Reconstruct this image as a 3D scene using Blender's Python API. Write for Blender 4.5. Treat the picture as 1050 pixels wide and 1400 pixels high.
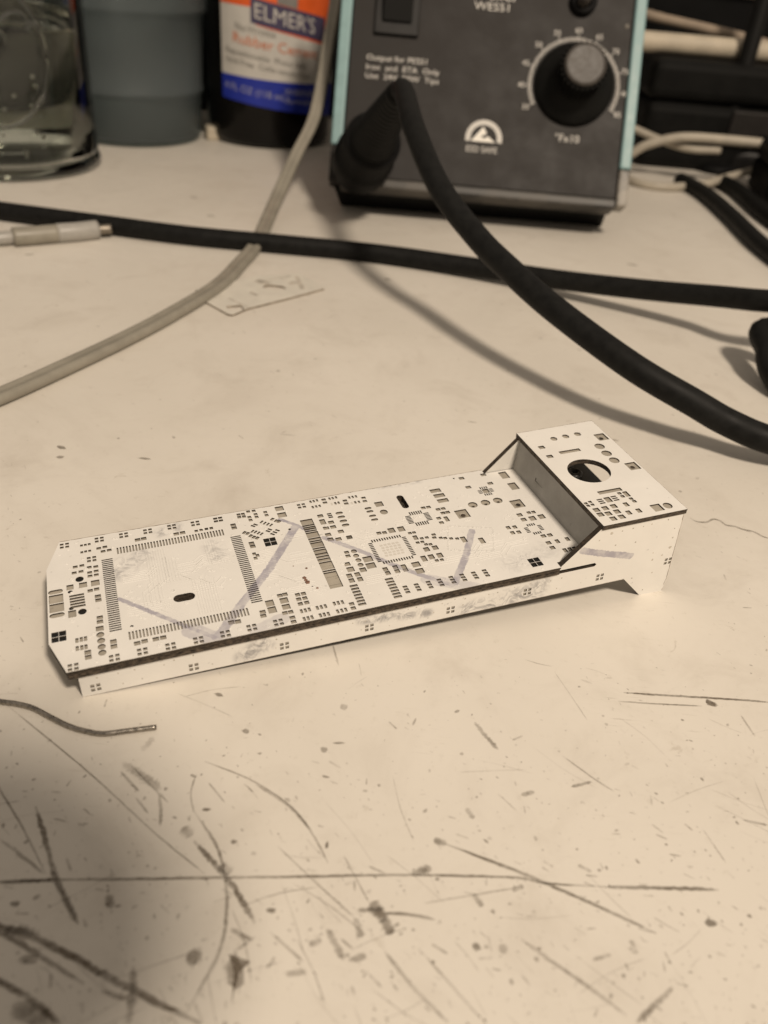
import bpy, bmesh, math, random
from mathutils import Vector, Matrix, geometry
random.seed(7)
MM = 0.001
for o in list(bpy.data.objects): bpy.data.objects.remove(o)
scene = bpy.context.scene
COL = scene.collection

# ------------------------------------------------------------------ camera, light, exposure
F_PX = 1145.0                       # focal length in pixels of the 1050 x 1400 photograph
CAM_H = 93.156                      # lens height above the table, mm
CW = Matrix(((0.99564, 0.093281, 0.0), (0.052475, -0.560095, 0.826765), (0.077121, -0.82316, -0.562547)))  # camera (right, down, forward) -> world
cam_d = bpy.data.cameras.new('camera')
cam = bpy.data.objects.new('camera', cam_d); COL.objects.link(cam)
rt, dn, fw = CW.col[0], CW.col[1], CW.col[2]
m = Matrix((rt, -dn, -fw)).transposed().to_4x4(); m.translation = Vector((0, 0, CAM_H*MM)); cam.matrix_world = m
cam_d.sensor_fit = 'VERTICAL'; cam_d.sensor_height = 36.0; cam_d.sensor_width = 27.0
cam_d.lens = F_PX/1400*36.0
cam_d.clip_start = 0.002; cam_d.clip_end = 20
cam_d.dof.use_dof = True; cam_d.dof.focus_distance = 0.143; cam_d.dof.aperture_fstop = cam_d.lens/1.4
scene.camera = cam
w = bpy.data.worlds.new('World'); scene.world = w; w.use_nodes = True
bg = w.node_tree.nodes['Background']; bg.inputs[0].default_value = (1.0, 0.85, 0.70, 1); bg.inputs[1].default_value = 0.32
LAMP = Vector((0.355, -0.41, 0.90))
ld = bpy.data.lights.new('desk_lamp', 'AREA'); ld.shape = 'DISK'; ld.size = 0.15; ld.energy = 11.4; ld.color = (1.0, 0.85, 0.69)
lo = bpy.data.objects.new('desk_lamp', ld); COL.objects.link(lo); lo.location = LAMP
lo.rotation_euler = (Vector((0.0, 0.16, 0)) - LAMP).to_track_quat('-Z', 'Y').to_euler()
scene.view_settings.view_transform = 'Standard'; scene.view_settings.look = 'None'
scene.view_settings.exposure = 0.0; scene.view_settings.gamma = 1.0
scene.render.resolution_x, scene.render.resolution_y = 768, 1024

# ------------------------------------------------------------------ photo pixel -> place
CAM_P = Vector((0, 0, CAM_H))
def ray(px, py): return CW @ Vector(((px-525)/F_PX, (py-700)/F_PX, 1.0))
def table(px, py, z=0.0):                       # mm, where the ray meets height z
    d = ray(px, py); return CAM_P + d*((z-CAM_H)/d.z)
def at_depth(px, py, zc): return CAM_P + ray(px, py)*zc
BR = Matrix(((0.924751, -0.377183, -0.05068), (0.376618, 0.926139, -0.02064), (0.054722, 0.0, 0.998502)))   # board (u, v, w) -> world
BT = Vector((-31.4343, 102.7711, 6.4777))
def board_uv(px, py, w0=0.0):
    o = BR.transposed() @ (CAM_P-BT); d = BR.transposed() @ ray(px, py)
    q = o + d*((w0-o.z)/d.z); return (q.x, q.y)
def side_uw(px, py, v0=-15.3):
    o = BR.transposed() @ (CAM_P-BT); d = BR.transposed() @ ray(px, py)
    q = o + d*((v0-o.y)/d.y); return (q.x, q.z)

# ------------------------------------------------------------------ helpers
def obj(name, mesh, mats=None, parent=None, smooth=False):
    o = bpy.data.objects.new(name, mesh); COL.objects.link(o)
    if mats is not None:
        for mt in (mats if isinstance(mats, (list, tuple)) else [mats]):
            if len(mesh.materials) < len(mats if isinstance(mats, (list, tuple)) else [1]): mesh.materials.append(mt)
    if parent is not None: o.parent = parent
    if smooth:
        for p in mesh.polygons: p.use_smooth = True
    return o
def tag(o, label=None, cat=None, group=None, kind=None):
    if label: o['label'] = label
    if cat: o['category'] = cat
    if group: o['group'] = group
    if kind: o['kind'] = kind
    return o
def empty(name, loc=(0, 0, 0), label=None, cat=None, group=None):
    o = bpy.data.objects.new(name, None); COL.objects.link(o); o.empty_display_size = 0.01
    o.location = Vector(loc)*MM
    return tag(o, label, cat, group)
def mesh_of(verts, faces, name='m', mi=None):
    me = bpy.data.meshes.new(name); me.from_pydata([Vector(v)*MM for v in verts], [], faces)
    if mi is not None:
        for p, i in zip(me.polygons, mi): p.material_index = i
    me.update(); return me
def bm_mesh(bm, name='m'):
    bmesh.ops.recalc_face_normals(bm, faces=bm.faces)
    me = bpy.data.meshes.new(name); bm.to_mesh(me); bm.free(); return me
def box_mesh(x0, x1, y0, y1, z0, z1, bevel=0.0, seg=2):
    bm = bmesh.new(); r = bmesh.ops.create_cube(bm, size=1)
    for v in r['verts']:
        v.co = Vector(((x0+x1)/2+v.co.x*(x1-x0), (y0+y1)/2+v.co.y*(y1-y0), (z0+z1)/2+v.co.z*(z1-z0)))*MM
    if bevel: bmesh.ops.bevel(bm, geom=bm.edges[:], offset=bevel*MM, segments=seg, affect='EDGES', profile=0.5)
    return bm_mesh(bm)
def lathe_mesh(prof, n=48, center=(0, 0), cap=False):
    vs, fs = [], []
    for r, z in prof:
        for k in range(n):
            a = 2*math.pi*k/n; vs.append((center[0]+r*math.cos(a), center[1]+r*math.sin(a), z))
    for i in range(len(prof)-1):
        for k in range(n):
            k2 = (k+1) % n; fs.append((i*n+k, i*n+k2, (i+1)*n+k2, (i+1)*n+k))
    if cap:
        fs.append(tuple(reversed(range(n)))); fs.append(tuple((len(prof)-1)*n+k for k in range(n)))
    return mesh_of(vs, fs)
def crom(pts, per=10):
    P = [Vector(p) for p in pts]; P = [P[0]*2-P[1]] + P + [P[-1]*2-P[-2]]; out = []
    for i in range(1, len(P)-2):
        a, b, c, d = P[i-1:i+3]
        for k in range(per):
            t = k/per
            out.append(0.5*((2*b)+(c-a)*t+(2*a-5*b+4*c-d)*t*t+(3*b-a-3*c+d)*t**3))
    out.append(P[-2]); return out
def circle(r, n=16): return [(r*math.cos(2*math.pi*k/n), r*math.sin(2*math.pi*k/n)) for k in range(n)]
def sweep(path, prof, up=Vector((0, 0, 1)), scales=None):
    """profile (side, up) along a path; the side axis stays level"""
    vs, fs = [], []; n = len(prof)
    for i, p in enumerate(path):
        t = (path[min(i+1, len(path)-1)]-path[max(i-1, 0)]).normalized()
        s = t.cross(up)
        s = s.normalized() if s.length > 1e-4 else Vector((1, 0, 0))
        q = s.cross(t); k = scales[i] if scales else 1.0
        for a, b in prof: vs.append(p+s*a*k+q*b*k)
    for i in range(len(path)-1):
        for k in range(n):
            k2 = (k+1) % n; fs.append((i*n+k, i*n+k2, (i+1)*n+k2, (i+1)*n+k))
    fs.append(tuple(range(n))); fs.append(tuple(reversed([(len(path)-1)*n+k for k in range(n)])))
    me = mesh_of(vs, fs)
    bm = bmesh.new(); bm.from_mesh(me); bmesh.ops.recalc_face_normals(bm, faces=bm.faces); bm.to_mesh(me); bm.free()
    return me
def text_mesh(body, size, align='CENTER', extrude=0.02, res=3):
    cu = bpy.data.curves.new('t', 'FONT'); cu.body = body; cu.size = size; cu.align_x = align; cu.align_y = 'CENTER'
    cu.extrude = extrude; cu.resolution_u = res
    o = bpy.data.objects.new('t', cu); COL.objects.link(o)
    me = bpy.data.meshes.new_from_object(o)
    bpy.data.objects.remove(o); bpy.data.curves.remove(cu)
    return me                                   # in mm until scaled
def join_texts(items):                          # [(mesh, function co->co mm)]
    vs, fs = [], []
    for me, fn in items:
        b = len(vs); vs += [fn(v.co) for v in me.vertices]; fs += [tuple(b+i for i in p.vertices) for p in me.polygons]
    return mesh_of(vs, fs)

# ------------------------------------------------------------------ materials
def nt_new(name):
    mt = bpy.data.materials.new(name); mt.use_nodes = True
    return mt, mt.node_tree, mt.node_tree.nodes['Principled BSDF']
def N(nt, t, **kw):
    n = nt.nodes.new(t)
    for k, v in kw.items(): setattr(n, k, v)
    return n
def noise(nt, scale, detail=4, rough=0.55, vec=None, dist=0.0):
    n = N(nt, 'ShaderNodeTexNoise'); n.inputs['Scale'].default_value = scale; n.inputs['Detail'].default_value = detail
    n.inputs['Roughness'].default_value = rough; n.inputs['Distortion'].default_value = dist
    if vec is not None: nt.links.new(vec, n.inputs['Vector'])
    return n.outputs['Fac']
def ramp(nt, src, lo_, hi_, a=0.0, b=1.0):
    n = N(nt, 'ShaderNodeMapRange'); n.interpolation_type = 'SMOOTHSTEP'
    n.inputs['From Min'].default_value = lo_; n.inputs['From Max'].default_value = hi_
    n.inputs['To Min'].default_value = a; n.inputs['To Max'].default_value = b
    nt.links.new(src, n.inputs['Value']); return n.outputs['Result']
def mix(nt, fac, a, b):
    n = N(nt, 'ShaderNodeMix', data_type='RGBA')
    for v, i in ((fac, 0), (a, 6), (b, 7)):
        if isinstance(v, (int, float)): n.inputs[i].default_value = v
        elif isinstance(v, tuple): n.inputs[i].default_value = (*v, 1)
        else: nt.links.new(v, n.inputs[i])
    return n.outputs[2]
def math_(nt, op, a, b=None, clamp=False):
    n = N(nt, 'ShaderNodeMath', operation=op); n.use_clamp = clamp
    for v, i in ((a, 0), (b, 1)):
        if v is None: continue
        if isinstance(v, (int, float)): n.inputs[i].default_value = v
        else: nt.links.new(v, n.inputs[i])
    return n.outputs[0]
def bump(nt, bs, h, strength=0.2, dist=0.0002):
    n = N(nt, 'ShaderNodeBump'); n.inputs['Strength'].default_value = strength; n.inputs['Distance'].default_value = dist
    nt.links.new(h, n.inputs['Height']); nt.links.new(n.outputs[0], bs.inputs['Normal'])
def coords(nt, ob=None):
    tc = N(nt, 'ShaderNodeTexCoord')
    if ob is not None: tc.object = ob
    return tc.outputs['Object']
def plain(name, col, rough=0.5, var=0.12, scale=200, metal=0.0, spec=0.5, bstr=0.0, bscale=1500):
    mt, nt, bs = nt_new(name)
    c = coords(nt); f = noise(nt, scale, 5, 0.6, c)
    d = tuple(max(0, x*(1-var)) for x in col); e = tuple(min(1, x*(1+var)) for x in col)
    nt.links.new(mix(nt, ramp(nt, f, 0.3, 0.7), d, e), bs.inputs['Base Color'])
    nt.links.new(ramp(nt, f, 0.25, 0.75, max(0.02, rough-0.06), min(1, rough+0.06)), bs.inputs['Roughness'])
    bs.inputs['Metallic'].default_value = metal; bs.inputs['Specular IOR Level'].default_value = spec
    if bstr: bump(nt, bs, noise(nt, bscale, 3, 0.6, c), bstr, 0.0001)
    return mt
M = {}
M['black_plastic'] = plain('black_plastic', (0.009, 0.0085, 0.008), 0.42, 0.25, 150, spec=0.3, bstr=0.1, bscale=3000)
M['panel_grey'] = plain('panel_grey', (0.0195, 0.017, 0.0155), 0.55, 0.10, 90, spec=0.25, bstr=0.12, bscale=2500)
M['soft_black'] = plain('soft_black', (0.0065, 0.0065, 0.006), 0.6, 0.25, 120, spec=0.12, bstr=0.1, bscale=1800)
M['deep_black'] = plain('deep_black', (0.004, 0.004, 0.004), 0.6, 0.3, 60, spec=0.15)
M['rubber'] = plain('rubber', (0.0085, 0.0085, 0.008), 0.55, 0.3, 400, spec=0.15, bstr=0.25, bscale=4000)
M['teal'] = plain('teal', (0.205, 0.335, 0.345), 0.45, 0.08, 200)
M['worn_trim'] = plain('worn_trim', (0.22, 0.205, 0.18), 0.5, 0.5, 160)
M['dark_trim'] = plain('dark_trim', (0.05, 0.046, 0.04), 0.5, 0.9, 45)
M['print_white'] = plain('print_white', (0.60, 0.58, 0.54), 0.6, 0.08, 900)
M['bright_white'] = plain('bright_white', (0.85, 0.82, 0.75), 0.6, 0.04, 900)
M['knob_cap'] = plain('knob_cap', (0.050, 0.044, 0.038), 0.5, 0.25, 500)
M['twin_grey'] = plain('twin_grey', (0.27, 0.25, 0.205), 0.42, 0.10, 150)
M['white_plastic'] = plain('white_plastic', (0.36, 0.345, 0.315), 0.4, 0.06, 200)
M['cable_grey'] = plain('cable_grey', (0.42, 0.38, 0.31), 0.5, 0.1, 150)
M['cream'] = plain('cream', (0.52, 0.46, 0.36), 0.6, 0.1, 80)
M['beige'] = plain('beige', (0.30, 0.24, 0.18), 0.6, 0.2, 60)
M['steel'] = plain('steel', (0.34, 0.31, 0.27), 0.3, 0.3, 1500, metal=1.0)
M['dull_metal'] = plain('dull_metal', (0.25, 0.22, 0.18), 0.45, 0.3, 500, metal=0.8)
M['label_white'] = plain('label_white', (0.56, 0.54, 0.50), 0.5, 0.04, 200)
M['label_orange'] = plain('label_orange', (0.74, 0.115, 0.02), 0.5, 0.06, 200)
M['label_blue'] = plain('label_blue', (0.011, 0.026, 0.30), 0.5, 0.1, 200)
M['ink_dark'] = plain('ink_dark', (0.06, 0.05, 0.10), 0.6, 0.1, 200)
M['ink_grey'] = plain('ink_grey', (0.22, 0.21, 0.19), 0.6, 0.1, 200)
M['ink_orange'] = plain('ink_orange', (0.62, 0.20, 0.09), 0.6, 0.1, 200)
M['ink_pale'] = plain('ink_pale', (0.30, 0.31, 0.42), 0.6, 0.1, 200)
M['brown_glass'] = plain('brown_glass', (0.004, 0.0035, 0.003), 0.2, 0.2, 50, spec=0.25)
M['backdrop'] = plain('backdrop', (0.016, 0.017, 0.016), 0.6, 0.5, 14, spec=0.2)
M['jack_grey'] = plain('jack_grey', (0.035, 0.035, 0.033), 0.35, 0.2, 300)
M['shadow_caster'] = plain('shadow_caster', (0.02, 0.02, 0.02), 0.3, 0.1, 50)

# card of the paper model: white, marker strokes and smears in the model's own coordinates
root = empty('paper_circuit_enclosure'); mm = BR.to_4x4(); mm.translation = BT*MM; root.matrix_world = mm
tag(root, 'white card mock-up of a circuit board case with etched solder pads on the table', 'card model')
def uvw(px, py, w0=0.0): u, v = board_uv(px, py, w0); return Vector((u, v, w0))
def suw(px, py): u, w_ = side_uw(px, py); return Vector((u, -15.3, w_))
STROKES = [  # (points, radius mm, strength)
    ([uvw(163, 819), uvw(205, 836), uvw(247, 853), uvw(295, 872)], 0.36, 0.72),
    ([uvw(297, 872), uvw(328, 829)], 0.75, 0.6), ([uvw(328, 829), uvw(368, 778), uvw(404, 720)], 0.68, 0.74),
    ([uvw(382, 710), uvw(400, 716), uvw(420, 725)], 0.34, 0.78),
    ([uvw(443, 735), uvw(487, 751), uvw(530, 769), uvw(572, 785), uvw(618, 800)], 0.46, 0.66),
    ([uvw(645, 726), uvw(637, 760), uvw(622, 797)], 0.58, 0.70),
    ([uvw(585, 792), uvw(650, 803)], 1.2, 0.3), ([uvw(262, 862), uvw(310, 880)], 1.5, 0.4), ([uvw(352, 862), uvw(385, 846)], 1.2, 0.28),
    ([suw(797, 753.5), suw(830, 757.5), suw(862, 760)], 0.62, 0.76),
]
SMEARS = [([uvw(160, 782), uvw(190, 760)], 2.0, 0.20), ([uvw(222, 728), uvw(240, 721)], 1.2, 0.22), ([uvw(290, 745), uvw(298, 760)], 1.4, 0.16), ([uvw(520, 664), uvw(570, 657)], 0.9, 0.2),
          ([suw(335, 897), suw(362, 880)], 1.3, 0.33), ([suw(495, 848), suw(585, 838)], 0.8, 0.28), ([suw(640, 835), suw(735, 806)], 1.6, 0.28), ([suw(690, 818), suw(745, 795)], 1.0, 0.2),
          ([uvw(700, 772), uvw(745, 752)], 2.0, 0.10)]
def seg_dist(nt, p, a, b):
    a = a*MM; b = b*MM; ba = b-a
    s = N(nt, 'ShaderNodeVectorMath', operation='SUBTRACT'); nt.links.new(p, s.inputs[0]); s.inputs[1].default_value = a
    d = N(nt, 'ShaderNodeVectorMath', operation='DOT_PRODUCT'); nt.links.new(s.outputs[0], d.inputs[0]); d.inputs[1].default_value = ba/ba.length_squared
    h = math_(nt, 'MULTIPLY', d.outputs['Value'], 1.0, True)
    c = N(nt, 'ShaderNodeVectorMath', operation='SCALE'); c.inputs[0].default_value = ba; nt.links.new(h, c.inputs['Scale'])
    e = N(nt, 'ShaderNodeVectorMath', operation='DISTANCE'); nt.links.new(s.outputs[0], e.inputs[0]); nt.links.new(c.outputs[0], e.inputs[1])
    return e.outputs['Value']
def card_material(name, base, var, strokes=True, rough=0.62, gain=1.0):
    mt, nt, bs = nt_new(name); c = coords(nt, root)
    fine = noise(nt, 2500, 4, 0.6, c); blot = noise(nt, 120, 5, 0.6, c)
    col = mix(nt, ramp(nt, blot, 0.3, 0.75), tuple(x*(1-var) for x in base), base)
    if strokes:
        edge = math_(nt, 'MULTIPLY', math_(nt, 'SUBTRACT', noise(nt, 1400, 3, 0.6, c), 0.5), 0.0006)
        tot = None
        for pts, r, st in STROKES:
            dmin = None
            for a, b in zip(pts, pts[1:]):
                d = seg_dist(nt, c, a, b); dmin = d if dmin is None else math_(nt, 'MINIMUM', dmin, d)
            f = ramp(nt, math_(nt, 'ADD', dmin, edge), (r-0.07)*MM, (r+0.12)*MM, st*gain*0.86, 0.0)
            tot = f if tot is None else math_(nt, 'MAXIMUM', tot, f)
        tot = math_(nt, 'MULTIPLY', tot, ramp(nt, noise(nt, 500, 3, 0.6, c), 0.3, 0.62, 0.5, 1.0))
        col = mix(nt, tot, col, (0.17, 0.155, 0.245))
        tot = None; patch = ramp(nt, noise(nt, 420, 5, 0.7, c, 1.5), 0.38, 0.66)
        for pts, r, st in SMEARS:
            f = ramp(nt, seg_dist(nt, c, pts[0], pts[1]), 0.2*r*MM, 1.8*r*MM, st*2.5, 0.0)
            tot = f if tot is None else math_(nt, 'MAXIMUM', tot, f)
        col = mix(nt, math_(nt, 'MULTIPLY', tot, patch), col, (0.16, 0.155, 0.17))
    # scattered dirt grains
    col = mix(nt, ramp(nt, noise(nt, 900, 2, 0.5, c), 0.70, 0.78, 0, 0.35), col, tuple(x*0.35 for x in base))
    nt.links.new(col, bs.inputs['Base Color']); bs.inputs['Roughness'].default_value = rough
    bump(nt, bs, fine, 0.10, 0.00008)
    return mt
M['card'] = card_material('card', (0.79, 0.77, 0.725), 0.06)
M['card_plain'] = card_material('card_plain', (0.76, 0.74, 0.69), 0.10, strokes=False)
M['pad'] = card_material('pad', (0.44, 0.40, 0.33), 0.30, strokes=True, rough=0.6, gain=0.6)
M['pad_pale'] = card_material('pad_pale', (0.66, 0.63, 0.57), 0.10, strokes=False, rough=0.65)
def burnt(name, a, b, scale=700):
    mt, nt, bs = nt_new(name); c = coords(nt, root)
    mp = N(nt, 'ShaderNodeMapping'); mp.inputs['Scale'].default_value = (1, 1, 3.0); nt.links.new(c, mp.inputs[0])
    f = noise(nt, scale, 6, 0.65, mp.outputs[0])
    nt.links.new(mix(nt, ramp(nt, f, 0.35, 0.7), a, b), bs.inputs['Base Color']); bs.inputs['Roughness'].default_value = 0.75
    bump(nt, bs, f, 0.6, 0.0002); return mt
M['burnt'] = burnt('burnt', (0.022, 0.016, 0.010), (0.065, 0.048, 0.032))
M['burnt_edge'] = burnt('burnt_edge', (0.018, 0.0125, 0.008), (0.115, 0.088, 0.062), 1100)
M['char_line'] = burnt('char_line', (0.12, 0.085, 0.055), (0.42, 0.36, 0.28), 500)
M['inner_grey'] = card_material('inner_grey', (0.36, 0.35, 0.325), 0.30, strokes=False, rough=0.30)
M['scrap_ink'] = plain('scrap_ink', (0.48, 0.44, 0.375), 0.7, 0.3, 400)
M['scrap_card'] = plain('scrap_card', (0.62, 0.59, 0.52), 0.65, 0.05, 200)
M['black_etch'] = plain('black_etch', (0.006, 0.006, 0.005), 0.7, 0.2, 900)

# table top
def table_material():
    mt, nt, bs = nt_new('table_paint'); c = coords(nt)
    big = noise(nt, 9, 5, 0.55, c); mid = noise(nt, 60, 6, 0.65, c, 0.6); fine = noise(nt, 520, 5, 0.7, c)
    col = mix(nt, ramp(nt, big, 0.3, 0.7), (0.645, 0.605, 0.535), (0.725, 0.685, 0.615))
    col = mix(nt, ramp(nt, mid, 0.46, 0.78, 0, 0.46), col, (0.50, 0.455, 0.39))
    col = mix(nt, ramp(nt, noise(nt, 22, 6, 0.7, c, 0.8), 0.50, 0.74, 0, 0.30), col, (0.50, 0.45, 0.385))
    col = mix(nt, ramp(nt, fine, 0.56, 0.78, 0, 0.30), col, (0.44, 0.40, 0.33))
    grime = math_(nt, 'MULTIPLY', ramp(nt, noise(nt, 230, 5, 0.7, c, 1.0), 0.60, 0.74), ramp(nt, noise(nt, 28, 3, 0.5, c), 0.45, 0.65))
    col = mix(nt, math_(nt, 'MULTIPLY', grime, 0.5), col, (0.36, 0.31, 0.24))
    # fine hairline scuffs: stretched noise in two directions
    for ang, sc in ((0.6, 160.0), (-0.75, 190.0), (1.5, 150.0)):
        mp = N(nt, 'ShaderNodeMapping'); mp.inputs['Rotation'].default_value = (0, 0, ang); mp.inputs['Scale'].default_value = (1, 26, 1)
        nt.links.new(c, mp.inputs[0])
        f = ramp(nt, noise(nt, sc, 3, 0.5, mp.outputs[0]), 0.66, 0.76, 0, 0.42)
        f = math_(nt, 'MULTIPLY', f, ramp(nt, noise(nt, 35, 3, 0.5, c), 0.5, 0.68))
        col = mix(nt, f, col, (0.30, 0.26, 0.20))
    nt.links.new(col, bs.inputs['Base Color'])
    nt.links.new(ramp(nt, mid, 0.3, 0.7, 0.40, 0.55), bs.inputs['Roughness']); bs.inputs['Specular IOR Level'].default_value = 0.35
    bump(nt, bs, fine, 0.06, 0.0001); return mt
M['table'] = table_material()
def mark_material(name, col, alpha):
    mt, nt, bs = nt_new(name); c = coords(nt)
    bs.inputs['Base Color'].default_value = (*col, 1); bs.inputs['Roughness'].default_value = 0.8
    at = N(nt, 'ShaderNodeAttribute'); at.attribute_name = 'wear'
    f = math_(nt, 'MULTIPLY', at.outputs['Fac'], ramp(nt, noise(nt, 1500, 4, 0.7, c), 0.25, 0.6, alpha*0.55, alpha))
    tr = N(nt, 'ShaderNodeBsdfTransparent'); mx = N(nt, 'ShaderNodeMixShader')
    nt.links.new(f, mx.inputs[0]); nt.links.new(tr.outputs[0], mx.inputs[1]); nt.links.new(bs.outputs[0], mx.inputs[2])
    nt.links.new(mx.outputs[0], nt.nodes['Material Output'].inputs[0]); return mt
M['scratch'] = mark_material('scratch', (0.125, 0.095, 0.062), 0.86)

# ================================================================== the table
tt = obj('table_top', box_mesh(-900, 900, -500, 1100, -22, 0), M['table']); tag(tt, kind='structure')
def add_ribbon(V, Fc, A, pts, width, alpha, taper=True, z=0.03, jag=0.35):
    path = crom([Vector((p[0], p[1], 0)) for p in pts], 14) if len(pts) > 2 else [Vector((*pts[0], 0)).lerp(Vector((*pts[1], 0)), k/24) for k in range(25)]
    n = len(path); b = len(V); ph = random.random()*50
    for i, p in enumerate(path):
        t = path[min(i+1, n-1)]-path[max(i-1, 0)]; t.normalize(); s = Vector((-t.y, t.x, 0)); k = i/(n-1)
        wd = width*(0.35+0.65*min(1, math.sin(math.pi*min(max(k, .02), .98))*2.2) if taper else 1.0)
        a1 = wd*0.5*(1+jag*random.uniform(-1, 1)); a2 = wd*0.5*(1+jag*random.uniform(-1, 1)); off = wd*0.25*jag*random.uniform(-1, 1)
        soft = wd*0.55+0.05
        al = alpha*(0.8+0.2*math.sin(i*0.23+ph))*random.uniform(0.78, 1)*(1.0 if 0.06 < k < 0.94 or not taper else 0.45)
        for d, e in ((-a1-soft+off, 0.0), (-a1+off, al), (a2+off, al), (a2+soft+off, 0.0)):
            V.append((p.x+s.x*d, p.y+s.y*d, z)); A.append(e)
    for i in range(n-1):
        for j in range(3): q = b+4*i+j; Fc.append((q, q+4, q+5, q+1))
def f2(*c): return [tuple(table(x/2, 930+y/2)[:2]) for x, y in c]
def f3(*c): return [tuple(table(525+x/2, 930+y/2)[:2]) for x, y in c]
SCR = [
    (f2((-80, 556), (0, 552), (140, 546), (380, 544), (620, 540), (850, 537), (1050, 533))+f3((200, 535), (370, 541), (450, 556), (640, 567)), 0.22, 0.80),
    (f3((600, 566), (760, 568), (915, 573)), 0.32, 0.85), (f2((0, 556), (70, 550), (180, 546)), 0.32, 0.9),
    (f2((97, 345), (122, 430), (150, 530), (180, 600), (213, 665)), 0.42, 0.92), (f2((140, 520), (170, 580), (213, 668)), 0.5, 0.6),
    (f2((-40, 230), (0, 300), (60, 400), (125, 530)), 0.16, 0.6), (f2((15, 65), (240, 250), (420, 415), (560, 530)), 0.12, 0.6),
    (f2((530, 440), (580, 495), (625, 545), (665, 610), (697, 665)), 0.45, 0.85), (f2((500, 402), (522, 428)), 0.9, 0.5), (f2((600, 505), (630, 530)), 1.0, 0.5),
    (f2((528, 355), (590, 450), (615, 540), (620, 620), (600, 740), (510, 910)), 0.26, 0.62), (f2((535, 260), (522, 310), (530, 360)), 0.13, 0.5),
    (f2((560, 222), (690, 275), (800, 350), (860, 430), (897, 500)), 0.16, 0.62), (f2((700, 285), (790, 345), (850, 410)), 0.24, 0.5),
    (f2((-60, 655), (0, 675), (80, 695), (230, 775), (350, 840), (550, 940)), 0.55, 0.95), (f2((-60, 660), (0, 690), (90, 742), (230, 830)), 0.4, 0.85), (f2((-60, 790), (0, 825), (80, 870), (130, 910), (170, 945)), 0.45, 0.9),
    (f2((10, 680), (90, 700)), 0.9, 0.8),
    (f2((335, 225), (390, 262), (440, 300)), 0.8, 0.42), (f2((330, 250), (380, 305)), 0.25, 0.5), (f2((360, 235), (460, 335)), 0.2, 0.5), (f2((370, 320), (405, 365)), 0.2, 0.4), (f2((435, 310), (440, 355), (438, 400)), 0.28, 0.5),
    (f2((570, 280), (615, 335)), 0.16, 0.45), (f2((388, 195), (420, 155)), 0.6, 0.22),
    (f2((365, 780), (362, 860), (350, 942)), 0.5, 0.55), (f2((0, 435), (60, 480), (120, 530)), 0.25, 0.5), (f2((275, 850), (380, 880)), 0.4, 0.5),
    (f2((745, 695), (830, 770)), 0.22, 0.45), (f2((760, 455), (860, 550), (970, 650)), 0.12, 0.5), (f2((940, 480), (1010, 610)), 0.12, 0.5), (f2((895, 680), (940, 765)), 0.5, 0.55), (f2((970, 650), (990, 705)), 0.5, 0.5),
    (f2((630, 680), (690, 712)), 0.35, 0.6), (f2((295, 585), (305, 625)), 0.6, 0.6), (f2((845, 725), (880, 710)), 0.5, 0.5), (f2((645, 740), (700, 700)), 0.2, 0.4),
    (f2((975, 630), (1050, 625)), 0.35, 0.7), (f2((1015, 605), (1055, 660)), 1.0, 0.85), (f3((0, 650), (20, 697)), 0.8, 0.9), (f3((0, 637), (70, 641), (140, 655)), 0.25, 0.75),
    (f3((135, 437), (172, 448)), 0.6, 0.6), (f3((160, 445), (370, 525), (470, 568), (600, 625), (745, 693)), 0.30, 0.75),
    (f3((655, 34), (760, 41), (880, 48), (1000, 56), (1055, 61)), 0.26, 0.95), (f3((640, 58), (750, 65), (870, 71)), 0.16, 0.7),
    (f3((375, 708), (460, 770), (560, 840), (665, 918)), 0.32, 0.45), (f3((790, 840), (745, 885), (690, 937)), 0.4, 0.6),
    (f3((0, 740), (80, 840), (175, 937)), 0.3, 0.4), (f3((110, 750), (180, 830), (275, 937)), 0.22, 0.3),
    (f3((248, 115), (280, 155), (312, 190)), 0.45, 0.55), (f3((488, 207), (575, 270), (630, 305)), 0.15, 0.5), (f3((512, 292), (568, 278)), 0.3, 0.65), (f3((375, 315), (412, 305)), 0.4, 0.5),
    (f3((75, 530), (130, 512)), 0.7, 0.6), (f3((245, 585), (270, 620)), 0.5, 0.5), (f3((975, 95), (1015, 155)), 0.2, 0.35), (f3((980, 382), (1050, 397)), 0.25, 0.45), (f3((675, 710), (690, 750)), 0.45, 0.35),
    (f3((110, 610), (200, 595), (380, 565)), 0.15, 0.35), (f3((350, 575), (382, 562)), 0.4, 0.5), (f3((870, 405), (935, 500)), 0.12, 0.35), (f3((570, 765), (622, 750)), 0.3, 0.4), (f3((530, 505), (568, 525)), 0.3, 0.4), (f3((225, 350), (245, 380)), 0.5, 0.4),
    ([tuple(table(*q)[:2]) for q in ((943, 708), (952, 713), (966, 714), (975, 710), (984, 712), (993, 718), (1005, 720), (1016, 724), (1030, 727), (1044, 734), (1060, 738))], 0.30, 0.75),
    ([tuple(table(525, 862)[:2]), tuple(table(462, 880)[:2])], 0.2, 0.45), ([tuple(table(455, 882)[:2]), tuple(table(463, 910)[:2])], 0.18, 0.4),
]
V, Fc, A = [], [], []
for pts, wd, al in SCR: add_ribbon(V, Fc, A, pts, wd*0.82, al, jag=0.5 if wd > 0.3 else 0.4)
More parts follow.
